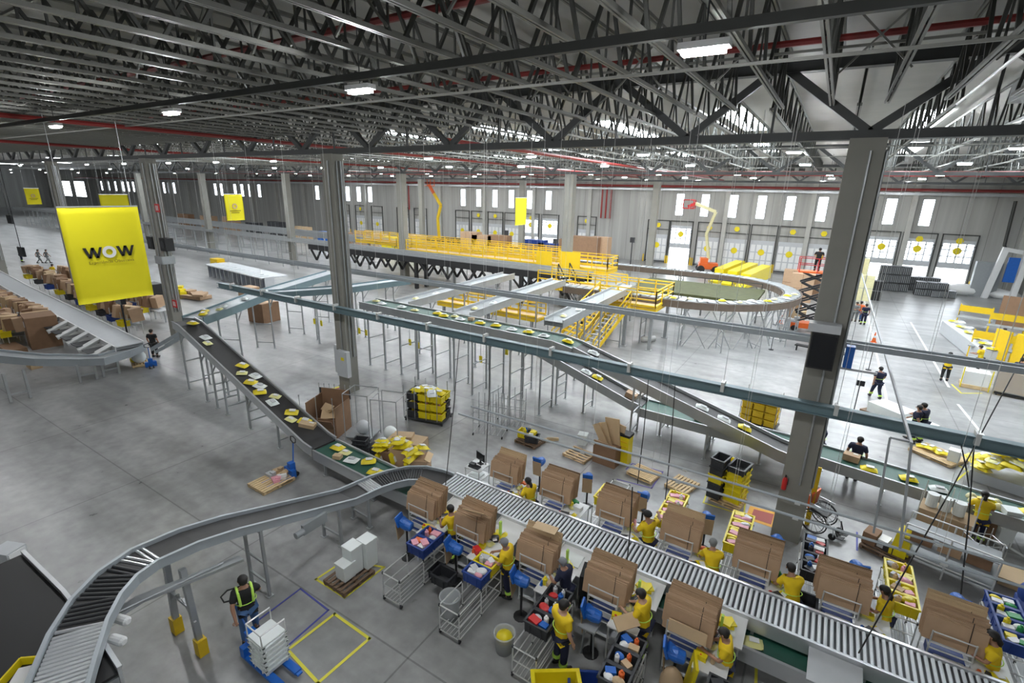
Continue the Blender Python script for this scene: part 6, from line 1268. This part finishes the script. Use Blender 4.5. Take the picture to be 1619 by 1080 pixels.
for k in range(16):
    px=1500+k*4+(k%3)*3;py=528+k*3.2; g=G(px,py); parcel(('yellow','pale yellow','white')[k%3],(g.x,g.y,1.0+.1*(k%3)),k*.8,0,'loose yellow and white mailer heaped beside the right stations','mailers heaped at the right stations',1.3)
one('mailer_heap_table','grey table under the loose mailers at the right stations','table',MB().bar(G(1500,528)+Vector((0,0,.5)),G(1562,577)+Vector((0,0,.5)),1.2,.96),M['lgrey'])
g=G(1538,612); t=thing('crate_pallet','white tote on a yellow framed pallet below the right stations','crate',(g.x,g.y,0),-.1); MB().box((0,0,.12),(1.2,1.0,.2)).build('pallet',M['wood'],t); MB().box((0,0,.6),(1.1,.9,.75)).build('tote',M['white'],t); MB().bar((-.6,-.5,0),(-.6,-.5,1.2),.05).bar((.6,-.5,0),(.6,-.5,1.2),.05).build('post',M['ylm'],t)
g=G(1598,625); t=thing('wrapped_trolley','grey trolley wrapped in clear film at the right edge below the yellow stations','trolley',(g.x,g.y,0),-.2); MB().box((0,0,.8),(1.5,1.1,1.1)).build('load',M['kraft'],t); MB().box((0,0,.8),(1.56,1.16,1.16)).build('film',M['film'],t); MB().bar((-.7,-.5,.12),(.7,-.5,.12),.1).build('base',M['black'],t)
for a in (-.6,.6): MB().lathe((a,-.5,.08),[(.08,-.03),(.08,.03)],10,'X').build('wheel',M['black'],t)
tape([G(1505,608),G(1520,622),G(1552,622)],.08,'yellow tape corner in front of the white tote at right',M['ytape'],False)
# small trolley pair near column top and things near scissor lift
g=G(1300,562); t=thing('low_platform','low grey frame on the floor behind the black column screen','frame',(g.x,g.y,0),-.2); MB().box((0,0,.4),(3.4,.5,.06)).bar((-1.6,0,0),(-1.6,0,.4),.08).bar((1.6,0,0),(1.6,0,.4),.08).build('frame',M['black'],t)
for i,(px,py,m) in enumerate(((1250,520,'blue'),(1262,505,'card3'),(1256,490,'card3'))):
    g=G(px,py); one('site_materials',['pale blue water pallet left of the scissor lift','brown box heap left of the scissor lift','small timber heap left of the scissor lift'][i],'materials',MB().box((0,0,.4),(1.0,.8,.8)).box((.3,.2,.9),(.4,.4,.2)),M['lgrey' if m=='blue' else m],g)
g=G(1065,425); one('red_toolbox','scattered red and grey machine parts on the floor by the open dock','machine parts',MB().box((0,0,.2),(1.2,.8,.4)).box((2,.3,.15),(1.4,.6,.3)),M['grey'],(g.x+4,68,0))
for i,(px,Y,h) in enumerate(((800,65,4.0),(878,68,3.0),(1000,70,3.8))):
    g=GY(px,380,Y); one('work_light_post',['dark loudspeaker post left of the slim banner','thin grey post near the second open dock','dark signal post left of the far narrow column'][i],'post',MB().bar((0,0,0),(0,0,h),.12).box((0,0,h),(.6,.4,.7)),M['dark'],(g.x,Y,0))
t=thing('inner_platform','dark olive netted platform inside the oval sorter loop','platform',(-8.6,42.2,0)); MB().box((0,0,2.75),(9.5,6.0,.2)).build('deck',mat('olive netting',(.055,.062,.018),.8,0,.6,3),t)
for a in (-4.4,0,4.4):
    for b in (-2.8,2.8): MB().bar((a,b,.02),(a,b,2.66),.12).build('leg',M['steel'],t)
r=MB()
for a in (-4.5,-2.2,0,2.2,4.5): r.bar((a,2.9,2.85),(a,2.9,3.3),.06)
r.bar((-4.5,2.9,3.3),(4.5,2.9,3.3),.06); r.build('railing',M['dsteel'],t)
